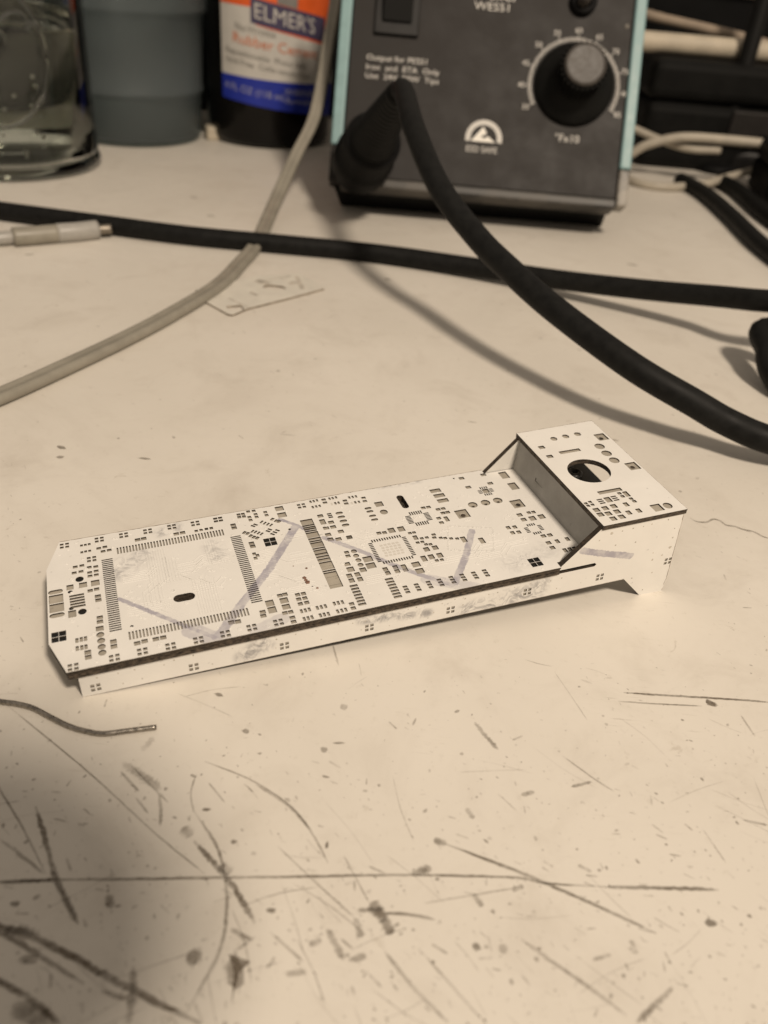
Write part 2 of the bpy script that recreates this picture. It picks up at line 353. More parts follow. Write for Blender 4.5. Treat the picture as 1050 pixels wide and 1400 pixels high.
def blob(V, Fc, A, x, y, rx, ry, rot, al, z=0.034):
    n = 9; b = len(V); c, s = math.cos(rot), math.sin(rot)
    V.append((x, y, z)); A.append(al)
    for ring, e in ((1.0, al), (1.45, 0.0)):
        for k in range(n):
            a = 2*math.pi*k/n; j = ring*random.uniform(0.7, 1.25); dx, dy = rx*math.cos(a)*j, ry*math.sin(a)*j
            V.append((x+dx*c-dy*s, y+dx*s+dy*c, z)); A.append(e)
    for k in range(n):
        k2 = (k+1) % n; Fc.append((b, b+1+k, b+1+k2)); Fc.append((b+1+k, b+1+n+k, b+1+n+k2, b+1+k2))
for (px, py), rx, ry, al in (((525+893/2, 930+63/2), 0.85, 0.7, 1.0), ((525+893/2, 930+665/2), 0.75, 0.5, 0.8), ((525+253/2, 930+730/2), 0.55, 0.5, 0.7), ((20, 1236), 0.6, 0.4, 0.8), ((370, 1245), 0.6, 0.35, 0.8), ((282, 1107), 0.6, 0.25, 0.85),
                             ((320, 1151), 0.35, 0.3, 0.8), ((447, 1156), 0.2, 0.6, 0.8), ((265, 1308), 0.9, 0.9, 0.7), ((322, 1330), 1.0, 2.2, 0.6), ((40, 1312), 1.1, 0.7, 0.5), ((45, 1388), 1.9, 1.2, 0.5), ((32, 1380), 1.3, 1.2, 0.4), ((58, 1398), 1.4, 1.0, 0.4), ((336, 1000), 0.6, 0.5, 0.6), ((443, 1025), 0.5, 0.6, 0.5), ((470, 967), 0.6, 0.6, 0.35),
                             ((463, 1016), 0.8, 0.22, 0.6), ((445, 1062), 0.5, 0.2, 0.6), ((530, 382), 1.4, 0.9, 0.6), ((865, 362), 2.4, 0.8, 0.75), ((84, 612), 1.2, 0.6, 0.75), ((82, 625), 0.8, 0.6, 0.6), ((198, 627), 1.4, 0.45, 0.6), ((300, 886), 0.5, 0.35, 0.6), ((299, 950), 0.7, 0.35, 0.7),
                             ((840, 602), 1.0, 0.4, 0.5), ((930, 672), 0.4, 0.35, 0.6), ((525+280/2, 930+730/2), 0.3, 0.3, 0.4), ((525+325/2, 930+735/2), 0.5, 0.6, 0.35), ((490, 1310), 1.0, 0.5, 0.5), ((405, 1330), 1.3, 0.4, 0.4), ((265, 270), 1.8, 1.0, 0.5), ((288, 295), 1.8, 1.0, 0.5), ((40, 348), 1.5, 1.0, 0.4)):
    p = table(px, py); blob(V, Fc, A, p.x, p.y, rx*0.8, ry*0.75, random.uniform(-0.4, 0.4), al*0.8)
# the triangular gouge
b = len(V)
for x, y, e in ((625, 748, .75), (685, 770, .65), (655, 800, .75), (632, 890, .5), (640, 800, .8)):
    p = table(x/2, 930+y/2); V.append((p.x, p.y, 0.036)); A.append(e)
Fc += [(b, b+4, b+1), (b+1, b+4, b+2), (b+4, b+3, b+2)]
me = mesh_of(V, Fc); at = me.attributes.new('wear', 'FLOAT', 'POINT')
for i, a in enumerate(A): at.data[i].value = a
tag(obj('scratch_marks', me, M['scratch'], tt), kind='stuff')
V, Fc, A = [], [], []
for i in range(1800):
    while True:
        px, py = random.uniform(-40, 1090), random.uniform(380, 1420)
        dens = 0.36+0.64*min(1, max(0, (py-850)/250.0))
        if 80 < px < 950 and 600 < py < 900: continue
        if random.random() < dens: break
    p = table(px, py); r = random.choice([0.05, 0.06, 0.07, 0.08, 0.10, 0.13, 0.18])*random.uniform(0.7, 1.2)
    if py < 800: r *= 1.6
    if random.random() < 0.30:
        ang = random.gauss(-0.7, 0.6); L = r*random.uniform(4, 12)
        add_ribbon(V, Fc, A, [(p.x, p.y), (p.x+L*math.cos(ang), p.y+L*math.sin(ang))], r*0.8, random.uniform(0.12, 0.45))
    else: blob(V, Fc, A, p.x, p.y, r*random.uniform(0.8, 1.8), r*random.uniform(0.6, 1.2), random.uniform(0, 3), random.uniform(0.10, 0.5))
for i in range(90):
    px, py = random.uniform(-40, 1090), 900+520*random.random()**0.8
    p = table(px, py); ang = random.choice([-0.75, -0.6, -1.1, 0.5, 0.1, -0.9])+random.gauss(0, 0.2); L = random.uniform(2, 11)
    bend = random.uniform(-0.05, 0.05)*L
    mid_ = (p.x+L/2*math.cos(ang)-bend*math.sin(ang), p.y+L/2*math.sin(ang)+bend*math.cos(ang))
    add_ribbon(V, Fc, A, [(p.x, p.y), mid_, (p.x+L*math.cos(ang), p.y+L*math.sin(ang))], random.uniform(0.03, 0.09), random.uniform(0.10, 0.38), z=0.026)
me = mesh_of(V, Fc); at = me.attributes.new('wear', 'FLOAT', 'POINT')
for i, a in enumerate(A): at.data[i].value = a
tag(obj('dirt_specks', me, M['scratch'], tt), kind='stuff')

# ================================================================== the card model
DEP = 0.28
def rect_pts(u, v, a, b, rot=0.0):
    c, s = math.cos(rot), math.sin(rot)
    return [(u+x*c-y*s, v+x*s+y*c) for x, y in ((-a/2, -b/2), (a/2, -b/2), (a/2, b/2), (-a/2, b/2))]
def round_pts(u, v, a, b, rot=0.0, n=4):
    r = min(a, b)/2*0.999; pts = []
    for cx, cy, a0 in ((a/2-r, b/2-r, 0), (-a/2+r, b/2-r, 90), (-a/2+r, -b/2+r, 180), (a/2-r, -b/2+r, 270)):
        for k in range(n+1):
            t = math.radians(a0+90*k/n); pts.append((cx+r*math.cos(t), cy+r*math.sin(t)))
    c, s = math.cos(rot), math.sin(rot); out = []
    for x, y in pts:
        q = (u+x*c-y*s, v+x*s+y*c)
        if not out or math.hypot(q[0]-out[-1][0], q[1]-out[-1][1]) > 1e-3: out.append(q)
    if math.hypot(out[0][0]-out[-1][0], out[0][1]-out[-1][1]) < 1e-3: out.pop()
    return out
def sheet(outline, holes, z_top, z_bot, mats_idx=(0, 1), close_bottom=True):
    """a card sheet with openings: CDT of the outline, walls down every cut"""
    def ccw(q): return list(q) if sum(q[i][0]*q[(i+1) % len(q)][1]-q[(i+1) % len(q)][0]*q[i][1] for i in range(len(q))) > 0 else list(reversed(q))
    outline = ccw(outline); holes = [ccw(h) for h in holes]
    vs = [Vector(p) for p in outline]; faces = [list(range(len(outline)))]
    for h in holes: faces.append(list(range(len(vs), len(vs)+len(h)))); vs += [Vector(p) for p in h]
    ov, oe, of, _, _, orig = geometry.delaunay_2d_cdt(vs, [], faces, 1, 1e-5)
    keep = [f for f, o in zip(of, orig) if o == [0] or (len(o) == 1 and o[0] == 0)]
    n = len(ov); V = [(p.x, p.y, z_top) for p in ov]+[(p.x, p.y, z_bot) for p in ov]
    F, mi = [], []
    cnt = {}
    for f in keep:
        a = sum(ov[f[i]].x*ov[f[(i+1) % len(f)]].y-ov[f[(i+1) % len(f)]].x*ov[f[i]].y for i in range(len(f)))
        f = list(f) if a > 0 else list(reversed(f))
        F.append(tuple(f)); mi.append(mats_idx[0])
        if close_bottom: F.append(tuple(n+i for i in reversed(f))); mi.append(mats_idx[0])
        for i in range(len(f)): cnt[(f[i], f[(i+1) % len(f)])] = 1
    for (a, b_) in cnt:
        if (b_, a) not in cnt: F.append((b_, a, n+a, n+b_)); mi.append(mats_idx[1])
    return mesh_of(V, F, mi=mi)

PADS = []      # board pads: (u, v, a, b, rot, round, material)
def crop(x0, y0, s, w0=0.0): return lambda x, y: board_uv(x0+x/s, y0+y/s, w0)
C1, C2, C3 = crop(50, 680, 4.2), crop(280, 660, 4.2), crop(460, 620, 3.5)
Z1, Z2, Z3 = crop(370, 660, 8.077), crop(400, 740, 6.5625), crop(470, 700, 6.5625)
Z4, Z5, Z6 = crop(540, 640, 6.5625), crop(660, 640, 7.5), crop(310, 670, 8.077)
def pad(c, x, y, a=0.6, b=0.6, rot=0.0, rnd=False, mt='pad', out=None):
    u, v = c(x, y); (PADS if out is None else out).append((u, v, a, b, rot, rnd, mt))
def many(c, pts, a=0.6, b=0.6, rot=0.0, rnd=False, mt='pad', out=None):
    for x, y in pts: pad(c, x, y, a, b, rot, rnd, mt, out)
def quad(c, x, y, du=0.86, dv=0.84, a=0.56, b=0.54, out=None):
    u, v = c(x, y)
    for i in (-1, 1):
        for j in (-1, 1): (PADS if out is None else out).append((u+i*du/2, v+j*dv/2, a, b, 0, False, 'pad'))
def rows(u, v, n, pitch, a, b, along_u=True, rnd=False):
    for k in range(n):
        t = (k-(n-1)/2)*pitch
        PADS.append((u+t, v, a, b, 0, rnd, 'pad') if along_u else (u, v+t, b, a, 0, rnd, 'pad'))
# the large square footprint (36 pads a side)
for s in (-1, 1):
    rows(0, s*10.6, 36, 0.5, 0.27, 1.75, True); rows(s*10.6, 0, 36, 0.5, 0.27, 1.75, False)
# far-edge and near-edge groups of four
for x, y in ((160, 278), (360, 243), (500, 218), (638, 195), (776, 170), (911, 150), (1040, 128), (210, 975), (447, 922), (608, 885), (770, 855), (930, 820), (316, 355)): quad(C1, x, y)
for x, y in ((78, 211), (118, 868), (270, 832), (423, 802)): quad(C2, x, y)
quad(Z1, 340, 256)
many(C1, [(258, 277), (280, 273), (302, 269), (260, 316), (282, 311), (305, 307)], 0.42, 0.55)
many(C1, [(357, 293), (392, 285), (382, 310), (417, 303), (222, 400), (260, 392), (216, 434), (255, 426), (302, 402), (340, 398), (305, 432), (342, 423), (307, 452), (343, 445)], 0.7, 0.62)
many(C1, [(192, 517)], 1.05, 1.25); many(C1, [(267, 503)], 1.2, 1.3); many(C1, [(337, 491)], 1.3, 1.4); many(C1, [(308, 536), (345, 527)], 0.75, 0.7)
many(C1, [(352, 568), (355, 590), (363, 690), (364, 714)], 0.85, 0.75); many(C1, [(363, 753)], 1.1, 1.05)
many(C1, [(366, 789), (371, 823), (374, 858), (378, 892)], 1.12, 1.2, rnd=True)
for k in range(5): pad(C1, 230+k*2.2, 563+k*15.6, 2.2, 0.46)
many(C1, [(112, 583), (116, 634)], 2.1, 2.0); many(C1, [(109, 543), (118, 677)], 2.2, 1.0, rnd=True); pad(C1, 205, 669, 1.15, 1.6)
many(C1, [(232, 822), (257, 816), (281, 811), (234, 868), (260, 863), (284, 858)], 0.42, 1.0); many(C1, [(294, 890), (297, 918), (441, 828), (444, 856)], 0.85, 0.85)
many(C1, [(578, 838), (620, 826), (685, 814), (727, 805), (580, 244), (615, 237), (802, 210), (838, 203)], 0.85, 0.8); many(C1, [(917, 193), (945, 187), (975, 181), (1003, 177)], 0.55, 0.6)
many(C2, [(152, 802), (190, 797)], 0.85, 0.85); many(C2, [(10, 265), (38, 260)], 0.5, 0.6)
# upper middle
many(Z6, [(130, 272), (138, 300), (178, 265), (190, 293), (236, 238), (297, 230), (250, 300), (263, 332), (318, 268), (330, 298), (425, 245), (440, 278)], 0.62, 0.66)
many(Z6, [(70, 386), (82, 418)], 0.85, 0.75); many(Z6, [(580, 205)], 1.5, 1.35); many(Z6, [(610, 275)], 1.55, 1.45)
many(Z6, [(385, 352), (420, 366), (455, 377), (490, 387), (285, 455), (318, 463), (352, 474), (385, 485)], 0.36, 0.85, rot=-0.78)
many(Z6, [(290, 398), (318, 382), (455, 455), (475, 435), (505, 487), (532, 467), (560, 445)], 0.85, 0.4, rot=-0.78); many(Z6, [(195, 470), (232, 480), (265, 505), (300, 520), (337, 530), (503, 322), (545, 340), (578, 348)], 0.55, 0.8, rot=-0.78)
many(Z6, [(273, 588), (287, 622)], 0.85, 0.8); many(Z6, [(303, 705), (318, 752), (340, 722)], 0.55, 0.7)
many(Z1, [(440, 210), (475, 203), (512, 195), (465, 270), (503, 262), (541, 255), (650, 176), (685, 170), (722, 162), (715, 227), (750, 220), (868, 163), (905, 157), (942, 151), (935, 217), (975, 211)], 0.36, 0.72)
many(Z1, [(675, 235), (897, 225)], 0.3, 0.7, mt='pad_pale')
many(Z1, [(585, 187), (600, 220), (820, 198), (835, 230), (1025, 167), (1040, 203)], 0.75, 0.62); many(Z1, [(548, 367), (667, 437), (612, 500), (690, 488), (775, 538), (635, 573), (750, 622), (868, 600), (660, 625)], 0.95, 0.85)
many(Z1, [(645, 343), (655, 362), (665, 381)], 0.75, 0.36); pad(Z1, 575, 432, 1.0, 1.55)
many(Z1, [(757, 335), (780, 378), (803, 422), (827, 467)], 1.35, 0.72, rnd=True); many(C2, [(937, 147), (948, 165), (963, 190), (975, 212)], 1.3, 0.62, rnd=True)
pad(C2, 1000, 123, 1.5, 1.5); pad(C2, 1028, 168, 1.4, 1.5, rnd=True)
# edge-connector strip: groups of long fingers
vv = 10.05
for wd, gap in ((1.6, .05), (.42, .13), (.5, .05), (.42, .15), (.42, .14), (.55, .05), (.95, .15), (.62, .13), (.42, .13), (.95, .04), (.42, .14), (.42, .13), (1.0, .04), (.62, .13), (.62, .13), (.8, .14), (.85, .04), (.55, .04), (.6, .14), (.42, .14), (.95, .03), (.48, .03), (.48, .03), (.48, .03), (.5, .03), (.5, .03), (.5, .03)):
    if vv-wd < -10.3: break
    PADS.append((23.35, vv-wd/2, 2.2, wd, 0, False, 'pad')); vv -= wd+gap
# lower middle
many(C2, [(332, 742), (336, 764)], 0.85, 0.75); many(C2, [(373, 692), (387, 730)], 1.3, 1.45); many(C2, [(430, 648), (460, 641), (460, 748), (493, 742)], 0.75, 0.75); many(C2, [(455, 676)], 1.3, 1.3); pad(C2, 467, 712, 1.25, 1.2)
many(C2, [(503, 774), (510, 798)], 0.8, 0.7); many(Z2, [(45, 480), (97, 470), (55, 520), (110, 510), (70, 562), (127, 550)], 0.72, 0.75)
many(Z2, [(80, 628), (115, 620), (150, 612), (222, 598), (258, 590), (295, 582), (375, 560), (410, 553), (447, 546), (105, 698), (140, 690), (175, 682), (250, 665), (285, 658), (322, 652), (405, 630), (442, 622), (478, 614)], 0.38, 0.85)
many(Z2, [(530, 562), (545, 600), (485, 100), (497, 132)], 0.75, 0.7); many(Z2, [(550, 90), (570, 130), (590, 170), (610, 212)], 1.0, 1.05, rnd=True)
pad(Z2, 632, 256, 1.1, 1.1); many(Z2, [(675, 160), (703, 218)], 1.6, 1.45); pad(Z2, 490, 205, 1.0, 0.9); pad(Z2, 520, 252, 1.2, 1.25); many(Z2, [(510, 310), (530, 352), (582, 297), (606, 340)], 0.85, 1.05)
for k in range(7): pad(Z2, 548+k*12.8, 400+k*27.3, 1.3, 0.52); pad(Z2, 865+k*13.3, 340+k*26.3, 1.35, 0.52)
# right of the strip
pad(Z3, 50, 227, 0.9, 0.9); many(Z3, [(315, 190), (365, 185)], 0.75, 0.75); many(Z3, [(428, 165), (515, 152)], 1.2, 1.4); many(Z3, [(593, 190), (630, 184), (700, 237), (745, 229), (870, 232), (910, 234), (963, 238), (1017, 239), (663, 275), (705, 268), (738, 291), (778, 290), (835, 435), (880, 428)], 0.6, 0.6)
many(Z3, [(643, 230)], 0.75, 1.25); many(Z3, [(806, 203), (812, 230)], 0.7, 0.6); many(Z3, [(743, 335), (820, 320)], 1.0, 1.15); pad(Z3, 720, 418, 0.85, 1.5); many(Z3, [(785, 402), (862, 388)], 1.0, 1.25); many(Z3, [(648, 470), (683, 528)], 1.4, 1.3)
many(Z3, [(373, 513), (395, 547), (462, 495), (480, 530), (537, 487), (553, 517)], 0.8, 0.9)
for x, y in ((562, 695), (663, 675), (770, 652), (868, 632), (975, 608)):
    u, v = Z3(x, y)
    for k in (-1, 0, 1): PADS.append((u, v+k*0.68, 0.72, 0.5, 0, False, 'pad'))
for x, y in ((607, 593), (663, 583), (715, 572)):
    u, v = C3(x, y)
    for k in (-1, 0, 1): PADS.append((u, v+k*0.68, 0.72, 0.5, 0, False, 'pad'))
qu, qv = Z3(432, 333)
for s in (-1, 1):
    rows(qu, qv+s*3.05, 12, 0.46, 0.27, 0.72, True, True); rows(qu+s*3.05, qv, 12, 0.46, 0.27, 0.72, False, True)
for i in range(5):
    for j in range(5): PADS.append((qu+(i-2)*0.72+0.1*(j % 2), qv+(j-2)*0.72, 0.46, 0.42, 0, False, 'pad_pale'))
many(Z4, [(362, 203), (397, 246), (430, 291)], 2.1, 1.15); many(Z4, [(597, 92), (792, 60), (658, 172), (855, 137)], 1.05, 0.8)
qu, qv = Z4(213, 448)
for s in (-1, 1):
    rows(qu, qv+s*1.65, 6, 0.42, 0.26, 0.95, True); rows(qu+s*1.75, qv, 6, 0.42, 0.26, 1.0, False)
qu, qv = Z4(815, 205); PADS.append((qu, qv, 1.25, 1.3, 0, False, 'pad'))
for s in (-1, 1):
    rows(qu, qv+s*1.12, 4, 0.42, 0.24, 0.66, True); rows(qu+s*1.12, qv, 3, 0.42, 0.24, 0.7, False)
ROUND_VIAS = []
for x, y in ((698, 330), (812, 310), (922, 290)): pad(Z4, x, y, 1.75, 1.8, rnd=True); ROUND_VIAS.append((*Z4(x+6, y+4), 0.32, 0.0))
pad(Z4, 605, 410, 2.3, 2.5); ROUND_VIAS.append((*Z4(612, 415), 0.62, 0.0))
many(Z4, [(253, 357), (300, 350), (387, 371), (432, 363), (430, 403), (472, 396), (393, 450), (417, 489)], 0.78, 0.72); pad(Z4, 463, 456, 0.7, 1.5); many(Z4, [(617, 640), (780, 650)], 0.85, 1.6)
many(Z5, [(218, 72), (315, 185)], 1.6, 2.3); pad(Z5, 355, 365, 2.25, 2.5); ROUND_VIAS.append((*Z5(365, 366), 0.62, 0.0))
many(Z5, [(378, 480), (420, 528)], 1.0, 0.9); many(Z5, [(472, 457), (520, 451)], 0.68, 0.75); many(Z5, [(510, 515), (603, 497)], 1.2, 1.3); many(Z5, [(262, 611), (328, 604), (306, 663), (370, 656)], 0.72, 0.85)
qu, qv = Z5(526, 622)
for s in (-1, 1):
    rows(qu, qv+s*1.25, 4, 0.42, 0.26, 0.62, True); rows(qu+s*1.3, qv, 4, 0.42, 0.26, 0.68, False)
many(Z5, [(622, 696), (688, 686), (675, 766), (715, 816)], 0.85, 0.82); many(Z5, [(765, 750), (868, 727), (845, 842), (895, 832), (943, 825)], 0.68, 1.05)
# through cuts and black fiducials
THRU = [round_pts(*board_uv(252, 816.6), 3.35, 1.75), round_pts(*board_uv(550.5, 686), 1.3, 4.3)]
BORE = [round_pts(*C1(247, 470), 1.25, 1.35), round_pts(*C1(263, 656), 1.25, 1.35), round_pts(*C1(547, 740), .5, .5), round_pts(*C2(487, 267), .5, .5), round_pts(*C2(622, 594), .5, .5), round_pts(*C1(193, 543), 0.75, 0.7), round_pts(*C1(200, 638), 0.75, 0.7), round_pts(*Z4(527, 93), .4, .4)]
FID = [C1(128, 800), C2(376, 339), C3(952, 520)]
fid_holes = []
for u, v in FID:
    for i in (-1, 1):
        for j in (-1, 1): fid_holes.append(rect_pts(u+i*0.535, v+j*0.57, 1.0, 1.06))
OUT = [(-20.0, -8.9), (-17.75, -15.52), (60.2, -15.52), (60.2, -14.05), (80.2, -14.05), (80.2, 14.55), (60.0, 14.55), (60.0, 16.0), (-17.8, 16.0), (-20.0, 8.8)]
def pad_poly(p): return (round_pts if p[5] else rect_pts)(p[0], p[1], p[2], p[3], p[4])
PADS = [(p[0], p[1], p[2]*(1.07 if 0.3 < p[2] < 1.0 and not p[4] else 1), p[3]*(1.07 if 0.3 < p[3] < 1.0 and not p[4] else 1), *p[4:]) for p in PADS]
holes = [pad_poly(p) for p in PADS if p[6] == 'pad']+THRU+BORE+fid_holes
board = obj('board_panel', sheet(OUT, holes, 0.0, -DEP, close_bottom=False), [M['card'], M['burnt']], root)
back = obj('backing_layer', sheet([(u*0.9985, v*0.994) for u, v in OUT], THRU, -DEP, -1.38, mats_idx=(0, 1)), [M['pad'], M['burnt_edge']], board)
lip = obj('edge_layer', sheet([(-19.9, -8.9), (-17.6, -15.62), (60.0, -15.62), (60.0, -15.0), (-17.0, -15.0), (-19.2, -8.9)], [], -0.86, -1.34, mats_idx=(1, 1)), [M['card_plain'], M['burnt_edge']], board)
# floors of the pads: the largest as single pieces, the rest joined
roofP, sideP = [], []
R6, R7 = crop(700, 570, 4.2, 7.15), crop(780, 660, 6.176, 7.15)
many(R6, [(240, 126), (308, 112), (376, 99)], 1.3, 1.4, rnd=True, out=roofP); many(R6, [(170, 175), (217, 227)], 1.2, 1.0, out=roofP)
pad(R6, 332, 197, 4.3, 0.95, out=roofP); many(R6, [(513, 115), (693, 282)], 2.15, 2.4, out=roofP); many(R6, [(503, 169), (543, 209), (587, 249)], 1.9, 2.0, rnd=True, out=roofP)
pad(R7, 332, 70, 4.6, 0.95, out=roofP); many(R7, [(130, 175), (165, 162), (150, 195), (186, 185)], 0.62, 0.62, out=roofP)
for x, y in ((258, 157), (375, 131)):
    u, v = R7(x, y)
    for k in (-1, 0, 1): roofP.append((u, v+k*0.55, 1.05, 0.34, 0, False, 'pad'))
many(R7, [(318, 143)], 1.15, 1.5, out=roofP); many(R7, [(413, 90), (440, 115), (512, 135), (540, 157)], 0.72, 0.72, out=roofP); pad(R7, 472, 95, 0.9, 1.6, out=roofP); many(R7, [(470, 183), (492, 252), (577, 235)], 0.85, 1.15, out=roofP)
many(R7, [(220, 230), (293, 215), (365, 198), (253, 268), (320, 260), (393, 243), (362, 303), (433, 287)], 1.1, 1.1, out=roofP); pad(R7, 732, 210, 1.85, 1.95, out=roofP); pad(R7, 820, 193, 1.6, 1.7, rnd=True, out=roofP)
for px, py in ((131, 940), (265, 912), (389, 883), (505, 858), (616, 834), (721, 809), (820, 789), (913, 767)):
    u, w_ = side_uw(px, py)
    for i in (-1, 1):
        for j in (-1, 1): sideP.append((u+i*0.42, w_+j*0.40, 0.56, 0.52, 0, False, 'pad'))
SHARED = {}
def pad_piece(p, z, parent, xf=None):
    key = (round(p[2], 3), round(p[3], 3), p[5], p[6])
    if key not in SHARED:
        pts = (round_pts if p[5] else rect_pts)(0, 0, p[2]+0.04, p[3]+0.04); n = len(pts)
        me = mesh_of([(x, y, 0) for x, y in pts]+[(x, y, -0.1) for x, y in pts], [tuple(range(n)), tuple(reversed(range(n, 2*n)))]+[((k+1) % n, k, n+k, n+(k+1) % n) for k in range(n)])
        me.materials.append(M[p[6]]); SHARED[key] = me
    o = bpy.data.objects.new('pad', SHARED[key]); COL.objects.link(o); o.parent = parent
    o.matrix_local = xf @ Matrix.Translation(Vector((p[0], p[1], z))*MM) @ Matrix.Rotation(p[4], 4, 'Z') if xf else Matrix.Translation(Vector((p[0], p[1], z))*MM) @ Matrix.Rotation(p[4], 4, 'Z')
    return o
order = sorted(PADS, key=lambda p: -p[2]*p[3]); NB = 292-len(roofP)-len(sideP)
ZP = lambda p: (-DEP+0.02 if p[6] == 'pad' else 0.004)
for p in order[:NB]: pad_piece(p, ZP(p), board)
for mt in ('pad', 'pad_pale'):
    V, Fc = [], []
    for p in order[NB:]:
        if p[6] != mt: continue
        pts = (round_pts if p[5] else rect_pts)(p[0], p[1], p[2]+0.04, p[3]+0.04, p[4]); b = len(V); V += [(x, y, ZP(p)) for x, y in pts]; Fc.append(tuple(range(b, b+len(pts))))
    if V: tag(obj('small_pads', mesh_of(V, Fc), M[mt], board), kind='stuff')
# fiducial floors, bores
for u, v in FID: obj('fiducial', box_mesh(u-1.05, u+1.05, v-1.2, v+1.2, -DEP-.05, -DEP+0.03), M['black_etch'], board)
for pts in BORE:
    b = len(pts); obj('drill_hole', mesh_of([(x, y, -DEP+0.03) for x, y in pts], [tuple(range(b))]), M['black_etch'], board)
for u, v, r, z in ROUND_VIAS:
    pts = round_pts(u, v, r*2, r*2.1, 0, 6); n = len(pts)
    vs = [(x, y, -DEP+0.12) for x, y in pts]+[(u+(x-u)*0.72, v+(y-v)*0.72, -DEP+0.05) for x, y in pts]+[(u+(x-u)*0.5, v+(y-v)*0.5, -DEP+0.03) for x, y in pts]
    fs = [(k, (k+1) % n, n+(k+1) % n, n+k) for k in range(n)]+[(n+k, n+(k+1) % n, 2*n+(k+1) % n, 2*n+k) for k in range(n)]+[tuple(range(2*n, 3*n))]
    obj('plated_via', mesh_of(vs, fs, mi=[0]*n+[1]*n+[1]), [M['pad'], M['burnt']], board)
# faint raised copper tracks in the card
TV, TF = [], []
rects = [(p[0], p[1], max(p[2], p[3])/2+0.16 if p[4] else p[2]/2+0.14, max(p[2], p[3])/2+0.16 if p[4] else p[3]/2+0.14) for p in PADS]+[(board_uv(252, 816.6)[0], board_uv(252, 816.6)[1], 1.9, 1.1), (board_uv(550.5, 686)[0], board_uv(550.5, 686)[1], 0.9, 2.4)]+[(u, v, 1.3, 1.4) for u, v in FID]
def free(u, v): return -19 < u < 59 and -15 < v < 15.4 and not any(abs(u-a) < c and abs(v-b) < d for a, b, c, d in rects)
def track(pts, wd=0.13, hgt=0.035):
    for (a, b), (c, d) in zip(pts, pts[1:]):
        L = math.hypot(c-a, d-b); n = max(1, int(L/0.45))
        if L < 1e-6: continue
        nx, ny = -(d-b)/L*wd/2, (c-a)/L*wd/2
        for k in range(n):
            p0 = (a+(c-a)*k/n, b+(d-b)*k/n); p1 = (a+(c-a)*(k+1)/n, b+(d-b)*(k+1)/n)
            if not (free(*p0) and free(*p1)): continue
            i = len(TV)
            for q in (p0, p1):
                TV.extend([(q[0]-nx*1.7, q[1]-ny*1.7, 0.003), (q[0]-nx*.6, q[1]-ny*.6, hgt), (q[0]+nx*.6, q[1]+ny*.6, hgt), (q[0]+nx*1.7, q[1]+ny*1.7, 0.003)])
            for j in range(3): TF.append((i+j, i+4+j, i+5+j, i+1+j))
rnd = random.Random(5)
def bundle(u, v, n, pitch, legs):
    for k in range(n):
        x, y = u, v; pts = []
        d0 = legs[0][0]; off = (k-(n-1)/2)*pitch
        x += -math.sin(d0)*off; y += math.cos(d0)*off; pts.append((x, y))
        for ang, L in legs:
            L2 = L*rnd.uniform(0.82, 1.1); x += math.cos(ang)*L2; y += math.sin(ang)*L2; pts.append((x, y))
        track(pts)
H = math.pi/2; Q = math.pi/4
for a in ((-3, 9, 8, .42, [(-H, 9), (-H-Q, 2), (-H, 4)]), (3.5, -9, 9, .42, [(H, 8), (H+Q, 2.5)]), (8.6, 4, 7, .45, [(math.pi, 5), (math.pi+Q, 2), (math.pi, 3)]), (-8.6, 3, 6, .45, [(0, 4), (Q, 2)]), (-8.6, -5, 6, .45, [(0, 5), (-Q, 2)]), (6, 9, 5, .42, [(-H, 6), (-Q, 3)]),
          (12, 2, 8, .45, [(0, 4), (-Q, 3), (0, 3.5)]), (12, -3, 6, .45, [(0, 3), (-Q, 4), (0, 2)]), (14, 8, 5, .45, [(0, 3), (-Q, 3), (0, 3)]), (-13, -10, 4, .5, [(Q, 3), (H, 5)]), (26, 3, 6, .45, [(0, 4), (-Q, 2), (0, 2)]), (28, -9, 5, .45, [(0, 6), (Q, 2), (0, 4)]),
          (40, -8, 4, .5, [(0, 8), (Q, 3), (0, 5)]), (38, 4, 4, .5, [(0, 3), (Q, 3)]), (48, -9, 4, .45, [(0, 5), (Q, 3), (0, 3)]), (16, -8, 5, .45, [(0, 4), (-Q, 2)]), (-1, 0, 5, .5, [(H, 6)]), (1.5, -3, 4, .5, [(0, 4), (Q, 2)])): bundle(*a)
for k in range(330):
    u, v = rnd.uniform(-18, 59), rnd.uniform(-15, 15)
    if not free(u, v): continue
    i = len(TV); n = 8; r = rnd.choice([0.18, 0.22, 0.28])
    for rr, z in ((r*1.35, 0.003), (r, 0.045), (r*0.55, 0.045), (r*0.35, 0.006)):
        for j in range(n): TV.append((u+rr*math.cos(2*math.pi*j/n), v+rr*math.sin(2*math.pi*j/n), z))
    for q in range(3):
        for j in range(n): TF.append((i+q*n+j, i+q*n+(j+1) % n, i+(q+1)*n+(j+1) % n, i+(q+1)*n+j))
    TF.append(tuple(i+3*n+j for j in range(n)))
c4 = [Z4(*q) for q in ((480, 520), (880, 540), (890, 745), (480, 740))]
for a, b in zip(c4, c4[1:]+c4[:1]):
    track([a, b], 0.10, 0.03); n = int(math.hypot(b[0]-a[0], b[1]-a[1])/0.75)
    for k in range(n): u, v = a[0]+(b[0]-a[0])*(k+.5)/n, a[1]+(b[1]-a[1])*(k+.5)/n; track([(u-0.2, v), (u+0.2, v)], 0.38, 0.03)
me = mesh_of(TV, TF); tag(obj('track_relief', me, M['card'], board), kind='stuff')
